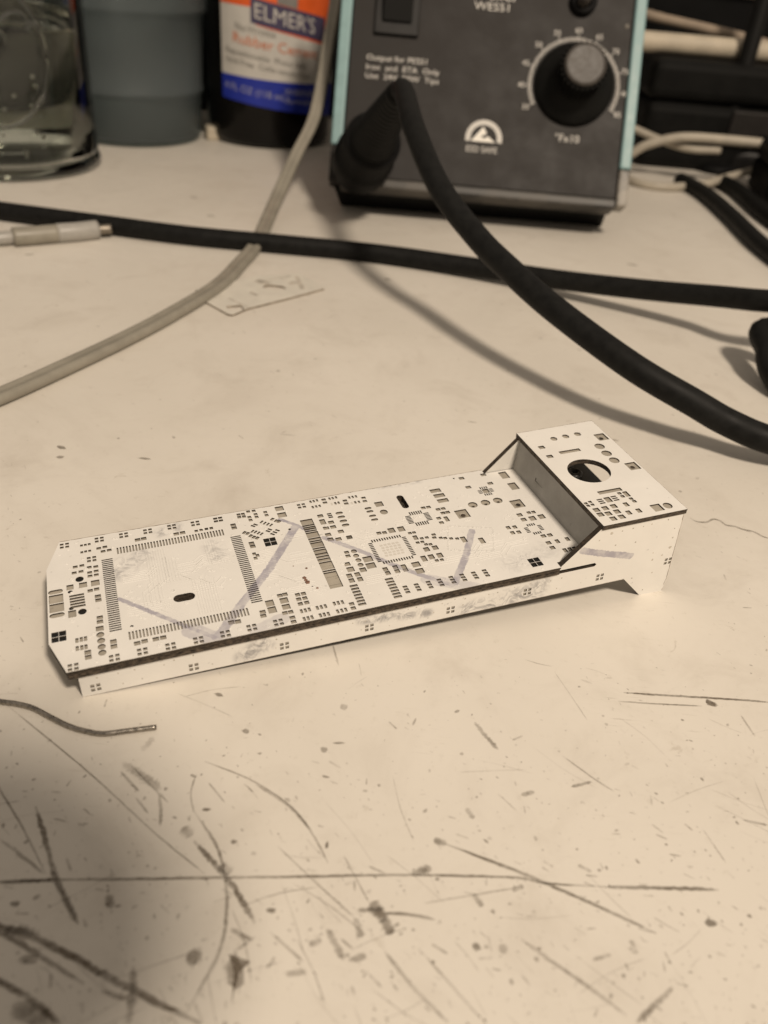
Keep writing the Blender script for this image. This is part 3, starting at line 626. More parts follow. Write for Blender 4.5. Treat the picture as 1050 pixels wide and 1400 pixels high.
# crumbs of red-brown flux
for px, py, r in ((416, 790, .34), (420.5, 796, .42), (418, 793, .3), (419, 777, .22), (434, 804, .22), (401, 774, .12)):
    u, v = board_uv(px, py); bm = bmesh.new(); bmesh.ops.create_icosphere(bm, subdivisions=2, radius=r*MM)
    for q in bm.verts: q.co = Vector((q.co.x*random.uniform(.7, 1.2), q.co.y*random.uniform(.8, 1.3), q.co.z*0.25))+Vector((u, v, 0.02))*MM
    M.setdefault('flux', plain('flux', (0.20, 0.11, 0.075), 0.6, 0.3, 2000))
    o = obj('flux_crumb', bm_mesh(bm), M['flux'], board, True)

# side panels with ramp, slot and foot
PROF = [(-16.5, -1.44), (66.9, -1.5), (67.25, -1.15), (66.9, -0.78), (60.0, -0.78), (60.25, -0.12), (67.0, 6.55), (82.85, 6.2), (83.0, -8.2), (82.6, -11.05), (78.2, -11.08), (73.7, -6.03), (-16.55, -5.62)]
PD = 0.17
def panel(name, v_out, thick, sign, pads=None, profile=PROF):
    """profile is (u, w); outer face at v_out, thickness towards the inside"""
    holes_ = [rect_pts(p[0], p[1], p[2], p[3]) for p in (pads or [])]
    if sign < 0:    # faces the camera
        ms = sheet(profile, holes_, 0.0, -PD, close_bottom=False)
        xf = Matrix(((1, 0, 0, 0), (0, 0, -1, v_out*MM), (0, 1, 0, 0), (0, 0, 0, 1)))
    else:
        ms = sheet(profile, holes_, 0.0, -PD, close_bottom=False)
        xf = Matrix(((1, 0, 0, 0), (0, 0, 1, v_out*MM), (0, 1, 0, 0), (0, 0, 0, 1)))
    o = obj(name, ms, [M['card'], M['burnt']], root); o.matrix_local = xf
    bk = obj('panel_core', sheet(profile, [], -PD, -thick, close_bottom=True), [M['card_plain'], M['burnt']], o)
    for p in (pads or []): pad_piece((p[0], p[1], p[2], p[3], 0, False, 'pad'), -PD+0.02, o)
    return o
near = panel('side_panel', -15.28, 1.0, -1, sideP); far = panel('side_panel', 15.75, 1.0, 1)
TV, TF = [], []
pm = [(side_uw(740+x/4.77, 690+y/4.77), rr) for x, y, rr in ((460, 188, .32), (380, 235, .16), (485, 265, .16), (530, 172, .14), (600, 155, .16), (668, 142, .14), (722, 127, .16), (615, 245, .17), (830, 98, .17), (870, 155, .12), (857, 215, .17), (840, 278, .30), (730, 315, .15), (787, 330, .17), (725, 360, .25), (722, 443, .18), (590, 480, .16), (660, 555, .15), (788, 550, .16))]
rp = random.Random(11)
pm += [((-14+k*2.9+rp.uniform(-1, 1), -2.4+rp.uniform(-.35, .35)), rp.uniform(.10, .17)) for k in range(27)]+[((-12+k*5.1+rp.uniform(-2, 2), -4.3+rp.uniform(-.7, .6)), rp.uniform(.08, .14)) for k in range(16)]
for (u, w_), rr in pm:
    i = len(TV); TV += [(u+rr*rp.uniform(.7, 1.2)*math.cos(k*.785), w_+rr*rp.uniform(.7, 1.2)*math.sin(k*.785), 0.007) for k in range(8)]; TF.append(tuple(range(i, i+8)))
tag(obj('pin_marks', mesh_of(TV, TF), M['scrap_ink'], near), kind='stuff')
# roof with the round opening
RO = [(66.85, -15.55), (83.1, -15.45), (83.35, 16.2), (66.7, 15.95)]
hole = [(73.23+3.88*math.cos(2*math.pi*k/40), 0.02+3.88*math.sin(2*math.pi*k/40)) for k in range(40)]
roof = obj('roof_panel', sheet(RO, [pad_poly(p) for p in roofP]+[hole], 7.15, 7.15-DEP, close_bottom=False), [M['card'], M['burnt_edge']], root)
obj('backing_layer', sheet([(u-0.03, v*0.998) for u, v in RO], [hole], 7.15-DEP, 6.22, close_bottom=True), [M['pad'], M['burnt_edge']], roof)
rv = []
for p in roofP:
    pad_piece(p, 7.15-DEP+0.02, roof)
for x, y in ((513, 117), (693, 282)):
    u, v = R6(x, y); pts = round_pts(u, v, 1.2, 1.3, 0, 6); n = len(pts)
    vs = [(a, b, 7.15-DEP+0.10) for a, b in pts]+[(u+(a-u)*0.7, v+(b-v)*0.7, 7.15-DEP+0.03) for a, b in pts]
    obj('plated_via', mesh_of(vs, [(k, (k+1) % n, n+(k+1) % n, n+k) for k in range(n)]+[tuple(range(n, 2*n))], mi=[0]*n+[1]), [M['pad'], M['burnt']], roof)
wall = obj('front_wall', sheet([(-14.2, -0.02), (14.7, -0.02), (14.7, 6.2), (-14.2, 6.2)], [], 0.0, -0.8), [M['inner_grey'], M['burnt']], root)
wall.matrix_local = Matrix.Translation(Vector((66.15, 0.4, 0))*MM) @ Matrix.Rotation(math.radians(7.0), 4, 'Y') @ Matrix(((0, 0, -1, 0), (-1, 0, 0, 0), (0, 1, 0, 0), (0, 0, 0, 1)))
for y0, y1, a, b in ((-6.0, -5.8, 2.4, 3.0), (-6.0, -3.2, 2.3, 2.42)):
    obj('wall_mark', mesh_of([(y0, a, 0.03), (y1, a+.15, 0.03), (y1, b, 0.03), (y0, b, 0.03)], [(0, 1, 2, 3)]), M['burnt'], wall)
def char(parent, pts, wd, z, name='burnt_rim'):
    vs, fs = [], []
    P2 = [Vector((*q, 0)) for q in pts]; path = []
    for a, b in zip(P2, P2[1:]):
        n_ = max(2, int((b-a).length/0.6)); path += [a.lerp(b, k/n_) for k in range(n_)]
    path.append(P2[-1])
    for i_, q in enumerate(path):
        t = (path[min(i_+1, len(path)-1)]-path[max(i_-1, 0)]).normalized(); k = wd*random.uniform(0.55, 1.25)
        vs += [(q.x, q.y, z), (q.x-t.y*k, q.y+t.x*k, z)]
    for i_ in range(len(path)-1): fs.append((2*i_, 2*i_+2, 2*i_+3, 2*i_+1))
    return obj(name, mesh_of(vs, fs), M['char_line'], parent)
char(board, [(60.0, 16.0), (-17.8, 16.0)], 0.13, 0.006); char(board, [(-17.75, -15.52), (60.2, -15.52)], 0.05, 0.006)
char(roof, [(83.35, 16.2), (66.7, 15.95)], 0.10, 7.156); char(roof, [(83.1, -15.45), (83.35, 16.2)], 0.05, 7.156)
char(near, [(82.7, -9.5), (82.97, -8.2), (82.83, 6.1)], 0.10, 0.006); char(near, [(-16.55, -5.6), (73.7, -6.0)], 0.05, 0.006)
# black jack under the opening; its box is enlarged to paint the floor's shade
jack = obj('jack_shade_base', box_mesh(72.0, 79.9, 3.6, 13.6, 0.0, 0.9, 0.3), M['jack_grey'], root)
def jack_ring(v):
    me = lathe_mesh([(1.0, 0), (1.55, .1), (1.6, 1.0), (1.25, 1.3), (0.7, 1.3), (0.65, .3)], 20); o = obj('jack_barrel', me, M['jack_grey'], jack, True)
    o.matrix_local = Matrix.Translation(Vector((75.4, v, 0.8))*MM)
for v in (7.4, 10.8): jack_ring(v)

# ================================================================== steel wire offcut
p = [table(x, y, 0.5) for x, y in ((-60, 948), (-20, 955), (0, 959), (22, 962), (45, 968), (70, 981), (95, 993), (120, 1000), (142, 1003), (175, 999), (214, 994))]
tag(obj('wire_offcut', sweep(crom(p, 8), circle(0.37, 12)), M['steel'], None, True), 'bent bare steel wire offcut lying on the table below the card model', 'wire')

# ================================================================== card scrap behind
so = empty('card_scrap', table(360, 405), 'scrap of white laser-cut card with darkened edge lying under the grey twin cable', 'card scrap')
q = [table(x, y)-table(360, 405) for x, y in ((268, 398), (283, 416), (312, 432), (318, 433), (340, 424), (395, 410), (443, 397), (430, 388), (410, 376), (350, 380))]
ms = sheet([(v.x, v.y) for v in q], [round_pts((table(375, 396)-table(360, 405)).x, (table(375, 396)-table(360, 405)).y, 7.0, 4.5, 0, 6), rect_pts((table(322, 424)-table(360, 405)).x, (table(322, 424)-table(360, 405)).y, 4.5, 4.0, .5)], 0.62, 0.12)
obj('scrap_sheet', ms, [M['scrap_card'], M['char_line']], so)
for a, b, wd in (((405, 380), (414, 398), 1.5), ((350, 386), (368, 391), 3.0), ((342, 402), (352, 407), 1.2), ((404, 388), (396, 391), 2.0), ((312, 410), (338, 423), 0.6), ((352, 388), (398, 380), 0.6)):
    A2, B2 = table(*a)-table(360, 405), table(*b)-table(360, 405); d = (B2-A2).normalized(); s = Vector((-d.y, d.x, 0))*wd/2
    obj('etched_line', mesh_of([A2+s+Vector((0, 0, 0.65)), A2-s+Vector((0, 0, 0.65)), B2-s+Vector((0, 0, 0.65)), B2+s+Vector((0, 0, 0.65))], [(0, 1, 2, 3)]), M['scrap_ink'], so)

# ================================================================== cables
def cable(name, pts, r, mt, label, cat='cable', per=10, n=18, group=None, parent=None):
    o = obj(name, sweep(crom(pts, per), circle(r, n)), M[mt], parent, True)
    return tag(o, label, cat, group) if parent is None else o
# ------------------------------------------------------------------ soldering station
zb = 16.0
BL, BRt = table(455, 238, zb), table(852, 273, zb)
er = (BRt-BL); SW = er.length; er.normalize(); bk = Vector((-er.y, er.x, 0)); LEAN = math.radians(30)
eu = Vector((0, 0, 1))*math.cos(LEAN)+bk*math.sin(LEAN); en = er.cross(eu)        # en points out of the panel, to the camera
SM = Matrix((er, eu, en)).transposed().to_4x4(); SM.translation = BL*MM
st = empty('soldering_station', (0, 0, 0), 'dark grey soldering station with round temperature knob and teal side edges', 'soldering station'); st.matrix_world = SM
def panel_ru(px, py):
    d = ray(px, py); t = (BL-CAM_P).dot(en)/d.dot(en); q = CAM_P+d*t-BL; return q.dot(er), q.dot(eu)
SH = 92.0
# body behind the panel (a sheared block standing upright), built in world then brought into station space
inv = SM.inverted()
def sobj(name, me, mt, smooth=False, parent=st): return obj(name, me, mt, parent, smooth)
def to_station(me): me.transform(inv); return me
sobj('front_panel', box_mesh(3.2, SW-3.2, 0, SH, -2.0, 0, 0.25), M['panel_grey'])
hb = [BL+er*1.0+eu*1.0-en*3, BL+er*(SW-1.0)+eu*1.0-en*3, BL+er*(SW-1.0)+eu*SH-en*3, BL+er*1.0+eu*SH-en*3]
bkv = [q+bk*k for q, k in zip(hb, (120, 120, 75, 75))]
me = mesh_of(hb+bkv, [(0, 1, 2, 3), (5, 4, 7, 6), (1, 5, 6, 2), (4, 0, 3, 7), (3, 2, 6, 7), (4, 5, 1, 0)]); sobj('housing', to_station(me), M['black_plastic'])
# side edges: teal strips above a worn plastic frame
for r0, r1 in ((-1.6, 2.9), (SW-2.9, SW+1.6)):
    r_, u_ = panel_ru(455 if r0 < 5 else 857, 198 if r0 < 5 else 233)
    sobj('edge_strip', box_mesh(r0, r1, u_, SH, -7, 1.4, 0.8, 3), M['teal'])
    sobj('corner_post', box_mesh(r0+.1, r1-.1, -3.0, u_-.15, -7, 1.2, 0.9, 3), M['worn_trim'] if r0 > 5 else M['panel_grey'])
sobj('lower_trim', box_mesh(3.0, SW-3.0, -4.2, -0.4, -8, 1.6, 0.9, 3), M['dark_trim'])
base = [table(466, 282), table(822, 310)]; b2 = [base[0]+bk*110, base[1]+bk*110]
tops = [BL+er*0.5-eu*3.5-en*4, BRt-er*5-eu*3.5-en*4]
me = mesh_of([base[0]+Vector((0, 0, .4)), base[1]+Vector((0, 0, .4)), b2[1], b2[0], tops[0], tops[1], tops[1]+bk*110, tops[0]+bk*110], [(0, 1, 5, 4), (1, 2, 6, 5), (2, 3, 7, 6), (3, 0, 4, 7), (3, 2, 1, 0)]); sobj('base', to_station(me), M['deep_black'])
# power switch
r0, u0 = panel_ru(541, 50); sobj('switch_bezel', box_mesh(r0-8.6, r0+8.6, u0, u0+26, 0, 1.6, 0.5), M['black_plastic'])
sw = sobj('rocker_switch', box_mesh(-5.8, 5.8, -9, 9, -1.5, 2.6, 0.8, 3), M['soft_black']); sw.matrix_local = Matrix.Translation(Vector((r0, u0+13.5, 1.4))*MM) @ Matrix.Rotation(math.radians(10), 4, 'X')
# indicator lamp
r0, u0 = panel_ru(797, 4); me = lathe_mesh([(5.2, 0), (5.2, 2.2), (4.4, 3.0), (3.0, 3.0), (2.8, 1.0)], 28); o = sobj('lamp_bezel', me, M['deep_black'], True); o.matrix_local = Matrix.Translation(Vector((r0, u0, 0))*MM)
me = lathe_mesh([(2.6, 0), (2.6, 6), (2.1, 7.6), (1.0, 8.4), (0.01, 8.6)], 20); o = sobj('indicator_lamp', me, M['knob_cap'], True); o.matrix_local = Matrix.Translation(Vector((r0-0.4, u0-0.6, 0))*MM)
# knob
kr, ku = panel_ru(784.5, 117)
def on_panel(o, r, u, z=0.0): o.matrix_local = Matrix.Translation(Vector((r, u, z))*MM); return o
KN = lathe_mesh([(15.3, 0.3), (15.6, 1.2), (15.0, 2.4), (12.6, 4.0), (9.0, 7.0), (8.3, 10.0), (8.1, 17.6), (7.7, 18.2)], 60); on_panel(sobj('knob_skirt', KN, M['soft_black'], True), kr, ku)
on_panel(sobj('knob_cap', lathe_mesh([(7.75, 17.4), (7.75, 18.4), (7.2, 18.8), (6.6, 18.55), (0.02, 18.4)], 48), M['knob_cap'], False), kr, ku)
for k in range(28):
    a = 2*math.pi*k/28; me = box_mesh(-0.4, 0.4, -0.35, 0.35, 7.5, 17.2); o = sobj('knob_rib', me, M['soft_black']); o.matrix_local = Matrix.Translation(Vector((kr, ku, 0))*MM) @ Matrix.Rotation(a, 4, 'Z') @ Matrix.Translation(Vector((8.5, 0, 0))*MM)
# dial scale and lettering
TV, TF = [], []
def tick(a, r1, r2, wd):
    c, s = math.cos(a), math.sin(a); i = len(TV)
    for r, q in ((r1, -wd), (r2, -wd), (r2, wd), (r1, wd)): TV.append((kr+r*c-q*s, ku+r*s+q*c, 0.12))
    TF.append((i, i+1, i+2, i+3))
A0, A1 = math.radians(208), math.radians(-28)
for k in range(101):
    a = A0+(A1-A0)*k/100; tick(a, 16.6, 18.9 if k % 10 == 0 else 18.1, 0.17)
sobj('dial_scale', mesh_of(TV, TF), M['print_white'])
for k in range(11):
    a = A0+(A1-A0)*k/10; me = text_mesh(str(35+5*k), 2.9); r = 20.6
    sobj('dial_number', join_texts([(me, lambda c, a=a: (kr+r*math.cos(a)+c.x, ku+r*math.sin(a)+c.y, 0.12+c.z))]), M['print_white'])
def lettering(body, px, py, size, name='lettering', mt='print_white', sx=1.0, align='CENTER'):
    r_, u_ = panel_ru(px, py); me = text_mesh(body, size, align)
    return sobj(name, join_texts([(me, lambda c: (r_+c.x*sx, u_+c.y, 0.12+c.z))]), M[mt])
lettering('WES51', 674, 10, 4.2, sx=1.15); lettering('Weller', 676, -7, 6.2, sx=1.1); lettering('\u00b0Fx10', 775, 190, 4.2)
lettering('Output for PES51', 501, 78, 3.0, align='LEFT', sx=1.12); lettering('Iron  and  ETA  Only', 500, 91, 3.0, align='LEFT', sx=1.12); lettering('Use  24V  50W  Tips', 499, 103, 3.0, align='LEFT', sx=1.12)
lettering('ESD SAFE', 658, 205, 3.3, sx=0.92)
# anti-static emblem: an arch over a triangle with a small hand stroke
r0, u0 = panel_ru(661, 192); TV, TF = [], []
n = 28
for k in range(n):
    a, b = math.pi*1.06-k/n*math.pi*1.12, math.pi*1.06-(k+1)/n*math.pi*1.12; i = len(TV)
    for r, t in ((5.2, a), (7.2, a), (7.2, b), (5.2, b)): TV.append((r0+r*math.cos(t), u0+0.6+r*math.sin(t), 0.12))
    TF.append((i, i+3, i+2, i+1))
sobj('emblem_arch', mesh_of(TV, TF), M['print_white'])
tri = [(-5.0, -0.6), (-0.4, 5.2), (1.1, 2.6), (-1.2, 1.3), (0.2, 0.7), (1.7, 1.7), (2.3, 1.0), (4.6, -0.6)]
sobj('emblem_triangle', mesh_of([(r0+x, u0+y, 0.12) for x, y in tri], [(0, 3, 1), (1, 3, 2), (0, 4, 3), (0, 7, 4), (4, 7, 5), (5, 7, 6)]), M['bright_white'])
for q in ((857, 36), (872, 36)): on_panel(sobj('screw_head', lathe_mesh([(0.9, 0), (0.8, .4), (0.02, .5)], 14), M['worn_trim'], True), *panel_ru(q[0] if q[0] < 860 else 858, q[1])) if q[0] < 860 else None
# iron plug on the panel and its cable
C0 = Vector((-6.5, 286.2, 55.1))
PB = panel_ru(492, 226); PBw = BL+er*PB[0]+eu*PB[1]
ax = (C0+Vector((-1.0, 4, -1.0))-PBw); Lp = ax.length; ax.normalize()
s1 = ax.cross(Vector((0, 0, 1))).normalized(); s2 = s1.cross(ax)
def along(prof, nn=32):
    vs, fs = [], []
    for r, z in prof:
        for k in range(nn):
            a = 2*math.pi*k/nn; vs.append(PBw+ax*z+s1*r*math.cos(a)+s2*r*math.sin(a))
    for i in range(len(prof)-1):
        for k in range(nn): k2 = (k+1) % nn; fs.append((i*nn+k, i*nn+k2, (i+1)*nn+k2, (i+1)*nn+k))
    fs.append(tuple(range(nn))); fs.append(tuple((len(prof)-1)*nn+k for k in range(nn)))
    me = mesh_of(vs, fs); bm = bmesh.new(); bm.from_mesh(me); bmesh.ops.recalc_face_normals(bm, faces=bm.faces); bm.to_mesh(me); bm.free(); return me
ic = empty('iron_cable', (0, 0, 0), 'thick black soldering iron cable arching from the plug on the station down across the table', 'cable')
obj('plug_body', along([(11.0, -1), (11.4, 1), (11.4, 12), (10.4, 13), (10.4, 26), (9.6, 27.5)]), M['deep_black'], ic, True)
prof = [(9.2, 27)]; z = 28.0
while z < Lp-2:
    t = (z-27)/(Lp-29); r = 8.4*(1-t)+4.0*t; prof += [(r, z), (r, z+1.4), (r-0.7, z+1.7), (r-0.7, z+2.2)]; z += 2.5
prof.append((3.6, Lp))
obj('strain_relief', along(prof), M['rubber'], ic, True)
cp = [PBw+ax*(Lp-8), C0+Vector((-1.6, 6.0, -0.4)), C0+Vector((0.6, -1.5, -1.2)), Vector((-1.8, 274.0, 49.7)), Vector((7.2, 248, 38.3)), Vector((18.1, 227, 29.9)), Vector((37.1, 199.2, 21.6)), Vector((53.8, 182.6, 15.2)), Vector((68.3, 176.2, 9.6)), Vector((76.9, 174.8, 6.6)), Vector((88, 171.5, 3.6)), Vector((102, 166, 3.35)), Vector((125, 158, 3.35))]
cp = [PBw+ax*(Lp-8), C0+Vector((-1.0, 4.5, -0.6)), at_depth(553, 128, 256), at_depth(567, 178, 241), at_depth(602, 258, 231), at_depth(653, 325, 223), at_depth(700, 372, 214), at_depth(761, 425, 205), at_depth(863, 500, 195), at_depth(949, 551, 192), at_depth(996, 578, 192), at_depth(1060, 604, 190), Vector((108, 170, 3.35)), Vector((135, 162, 3.35))]
obj('sheath', sweep(crom(cp, 10), circle(3.25, 24)), M['rubber'], ic, True)
# power cord along the table, looping back at the right
pc = [table(x, y, 3.2) for x, y in ((-90, 276), (0, 288), (130, 305), (260, 322), (390, 334), (520, 347))]+[table(640, 364, 3.8), table(760, 382, 5.5), table(880, 396, 9), table(980, 405, 13), table(1060, 412, 17)]
e = pc[-1]
pc += [e+Vector((22, -6, 4)), e+Vector((40, -26, 4)), e+Vector((34, -52, 0))]+[at_depth(1062, 450, 236), at_depth(1050, 482, 230), at_depth(1057, 512, 226), at_depth(1085, 545, 222), at_depth(1130, 560, 226)]
cable('black_power_cable', pc, 3.2, 'rubber', 'black round power cable running straight across the table in front of the station')
# grey twin cable
tw = [(462, -60, 352), (459, 0, 350), (449, 60, 348), (441, 110, 346), (428, 165, 342), (404, 214, 336)]
tp = [at_depth(*q) for q in tw]
tp += [table(378, 272, 7), table(352, 330, 2.4), table(330, 358, 1.6), table(297, 391, 1.5), (table(230, 432, 1.5)), table(165, 466, 1.5), table(95, 499, 1.5), table(20, 533, 1.5), table(-60, 566, 1.5)]
fig8 = [(1.32+1.3*math.cos(t), 1.35*math.sin(t)) for t in [math.radians(a) for a in range(-125, 126, 25)]]+[(-1.32+1.3*math.cos(t), 1.35*math.sin(t)) for t in [math.radians(a) for a in range(55, 306, 25)]]
tag(obj('twin_cable', sweep(crom(tp, 12), fig8), M['twin_grey'], None, True), 'flat grey two-core cable curving down from behind and across the left of the table', 'cable')
# white plug at the left
wp = empty('white_plug_cable', table(60, 322), 'white cable end with smooth plastic plug and metal tip beside the black power cable', 'cable')
o3 = table(60, 322)
def axpts(l, z=3.0): return [table(x, y, z)-o3 for x, y in l]
obj('cable_sleeve', sweep(crom(axpts(((-120, 322), (-60, 329), (0, 326), (22, 324)), 2.4), 8), circle(2.2, 16)), M['white_plastic'], wp, True)
obj('plug_collar', sweep(crom(axpts(((18, 324), (45, 322), (80, 319))), 6), circle(3.0, 20)), M['twin_grey'], wp, True)
obj('plug_shell', sweep(crom(axpts(((78, 319), (105, 317), (133, 314))), 6), circle(3.15, 20)), M['white_plastic'], wp, True)
obj('plug_tip', sweep(crom(axpts(((132, 314), (142, 313.5), (152, 313))), 4), circle(1.7, 14)), M['dull_metal'], wp, True)

# ================================================================== jar, tub, bottle
def glassy(name, col, rough, ior):
    mt, nt, bs = nt_new(name); c = coords(nt)
    nt.links.new(mix(nt, noise(nt, 40, 3, 0.5, c), tuple(x*0.92 for x in col), col), bs.inputs['Base Color'])
    bs.inputs['Roughness'].default_value = rough; bs.inputs['Transmission Weight'].default_value = 1.0; bs.inputs['IOR'].default_value = ior
    bump(nt, bs, noise(nt, 60, 2, 0.5, c), 0.15, 0.001); return mt
M['glass'] = glassy('glass', (0.95, 0.97, 0.95), 0.02, 1.45)
M['water'] = glassy('water', (0.90, 0.92, 0.80), 0.0, 1.33)
jc = table(18, 252); d = ray(18, 252); d.z = 0; d.normalize(); jc = jc+d*39.5; jc.z = 0
jar = empty('glass_jar', jc, 'clear glass jar holding water, embossed ring on its side, beside the tub', 'jar')
JR = 38.0
obj('jar_glass', lathe_mesh([(0.02, 1.4), (28, 1.0), (32, 0.3), (35.5, 0.2), (38.2, 1.2), (39.2, 3.0), (38.6, 4.6), (JR, 6.5), (JR, 95), (36, 104), (33, 112), (33, 125), (31, 125), (31, 112), (34, 103), (35.6, 95), (35.6, 6.5), (33.5, 4.0), (0.02, 3.4)], 72), M['glass'], jar, True)
obj('water', lathe_mesh([(0.02, 3.7), (33.0, 4.3), (35.3, 6.9), (35.3, 52.6), (35.45, 54.0), (34.6, 53.2), (32, 52.8), (0.02, 52.8)], 72), M['water'], jar, True)
def jar_pt(ang, z, r): return Vector((r*math.cos(ang), r*math.sin(ang), z))
cd = (Vector((0, 0, 0))-jc); cd.z = 0; a0 = math.atan2(cd.y, cd.x)
# embossed ring and scroll strokes on the jar's front
ring = [jar_pt(a0+(22*math.cos(t)-2)/JR, 46+25*math.sin(t), JR+0.25) for t in [2*math.pi*k/64 for k in range(65)]]
obj('embossed_ring', sweep(ring, circle(0.9, 8), up=Vector((math.cos(a0), math.sin(a0), 0))), M['glass'], jar, True)
for pts in (((2, 56), (7, 60), (12, 60.5), (15, 57)), ((13, 55), (18, 58)), ((-2, 50), (4, 54), (6, 50))):
    obj('embossed_scroll', sweep(crom([jar_pt(a0+x/JR, z, JR+0.2) for x, z in pts], 6), circle(0.7, 8), up=Vector((math.cos(a0), math.sin(a0), 0))), M['glass'], jar, True)
M['bubble'] = plain('bubble', (0.75, 0.75, 0.70), 0.08, 0.1, 50)
M['bubble'].node_tree.nodes['Principled BSDF'].inputs['Transmission Weight'].default_value = 0.25
rb = random.Random(3)
for k in range(26):
    x, z = rb.uniform(-14, 18), rb.choice([rb.uniform(8, 24), rb.uniform(14, 40)]); r = rb.uniform(0.5, 1.0)
    bm = bmesh.new(); bmesh.ops.create_icosphere(bm, subdivisions=2, radius=r*MM); o = obj('bubble', bm_mesh(bm), M['bubble'], jar, True); o.location = jar_pt(a0+x/JR, z, 35.0-r)*MM
# translucent tub
mt, nt, bs = nt_new('frosted_plastic'); c = coords(nt)
nt.links.new(mix(nt, noise(nt, 30, 3, .5, c), (0.125, 0.143, 0.148), (0.16, 0.18, 0.183)), bs.inputs['Base Color']); bs.inputs['Roughness'].default_value = 0.38; bs.inputs['Transmission Weight'].default_value = 0.0; bs.inputs['IOR'].default_value = 1.3; M['frosted'] = mt
tr = N(nt, 'ShaderNodeBsdfTransparent'); tr.inputs[0].default_value = (0.9, 0.96, 0.97, 1); mx = N(nt, 'ShaderNodeMixShader'); mx.inputs[0].default_value = 0.46
nt.links.new(tr.outputs[0], mx.inputs[1]); nt.links.new(bs.outputs[0], mx.inputs[2]); nt.links.new(mx.outputs[0], nt.nodes['Material Output'].inputs[0])
tc_ = table(186, 203); d = ray(186, 203); d.z = 0; d.normalize(); tc_ = tc_+d*33; tc_.z = 0
tub = empty('plastic_tub', tc_, 'frosted bluish plastic tub with moulded rings beside the glass jar', 'tub')
obj('tub_wall', lathe_mesh([(0.02, 0.8), (29, 0.8), (32.5, 1.2), (34.0, 3.0), (34.8, 22.0), (35.8, 22.8), (36.0, 24.2), (35.4, 25.0), (37.0, 56.5), (38.6, 57.5), (39.0, 59), (40.4, 92), (41.5, 93), (41.5, 95), (39.5, 95), (37.6, 59), (35.8, 56), (33.8, 23), (32.8, 3.5), (0.02, 3.0)], 64), M['frosted'], tub, True)
obj('tub_rim', lathe_mesh([(40.3, 95), (42.5, 95.2), (42.8, 97), (40.3, 97.6), (39.6, 96)], 64), M['frosted'], tub, True)
pw = table(292, 190)
ww = obj('white_peg', box_mesh(-4, 4, -4, 4, 0, 6.5, 1.2, 3), M['cream']); ww.location = pw*MM; ww.rotation_euler = (0, 0, 0.4); tag(ww, 'small cream plastic block on the table between the tub and the dark bottle', 'plastic block')
# glue bottle
gc = table(367, 204); d = ray(372, 204); d.z = 0; d.normalize(); gc = gc+d*30; gc.z = 0
BRD = 32.5
bt = empty('glue_bottle', gc, 'dark glue bottle with an orange, white and blue label behind the grey twin cable', 'bottle')
obj('bottle_body', lathe_mesh([(0.02, 0.6), (27, 0.4), (30.4, 1.0), (31.8, 4), (BRD-.1, 16), (BRD, 20), (BRD, 96), (30, 104), (22, 112), (15, 116), (15, 120), (0.02, 120)], 64), M['brown_glass'], bt, True)
obj('bottle_cap', lathe_mesh([(18, 118), (18.6, 120), (18.2, 142), (16, 144), (0.02, 144)], 48), M['black_plastic'], bt, True)
cd = -gc; cd.z = 0; b0 = math.atan2(cd.y, cd.x)
def wrap(x, z, r=BRD+0.25): t = b0+x/BRD; return Vector((r*math.cos(t), r*math.sin(t), z))
def band(z0f, z1f, x0, x1, r, mt, name):
    vs, fs = [], []; n = 30
    for k in range(n+1):
        x = x0+(x1-x0)*k/n; vs += [wrap(x, z0f(x), r), wrap(x, z1f(x), r)]
    for k in range(n): fs.append((2*k, 2*k+2, 2*k+3, 2*k+1))
    return obj(name, mesh_of(vs, fs), M[mt], bt, True)
X0, X1 = -25, 46
lab = band(lambda x: 20.0-0.12*x, lambda x: 95, X0, X1, BRD+0.12, 'label_white', 'label')
band(lambda x: 19.5-0.12*x, lambda x: 32-0.055*x, X0, X1, BRD+0.20, 'label_blue', 'label_band')
band(lambda x: 62-0.05*x if x < -7 else 54-0.2*x, lambda x: 94.5, X0, X1, BRD+0.20, 'label_orange', 'label_band')
band(lambda x: 54.5-0.18*x, lambda x: 65.0-0.18*x, -8.5, 32, BRD+0.26, 'ink_dark', 'label_band')
band(lambda x: 65.3-0.18*x, lambda x: 94.3, 4, 14, BRD+0.27, 'ink_grey', 'label_band')
def btext(body, x, z, size, mt, slope=-0.16, align='LEFT', sx=1.0):
    me = text_mesh(body, size, align, 0.01); obj('lettering', join_texts([(me, lambda c: wrap(x+c.x*sx, z+c.y+slope*(x+c.x*sx), BRD+0.34+c.z))]), M[mt], bt)
btext("ELMER'S", -7.2, 59.7, 9.0, 'label_white', -0.18, sx=1.0)
btext('No-Wrinkle', -16.5, 52.0, 4.0, 'ink_grey', -0.13); btext('Rubber Cement', -18, 47.0, 6.2, 'ink_orange', -0.13, sx=1.1)
btext('Repositionable  Photo Safe', -22, 41.0, 3.3, 'ink_grey', -0.13, sx=1.15); btext('Acid Free  Colle caoutchouc', -22, 37.0, 3.3, 'ink_grey', -0.13, sx=1.15)
btext('4 FL OZ (118 mL)', -23, 25.5, 4.4, 'ink_pale', -0.12); btext('WARNING', 8, 28.0, 4.2, 'ink_pale', -0.08); btext('flammable', 9, 24, 3.4, 'ink_pale', -0.08)

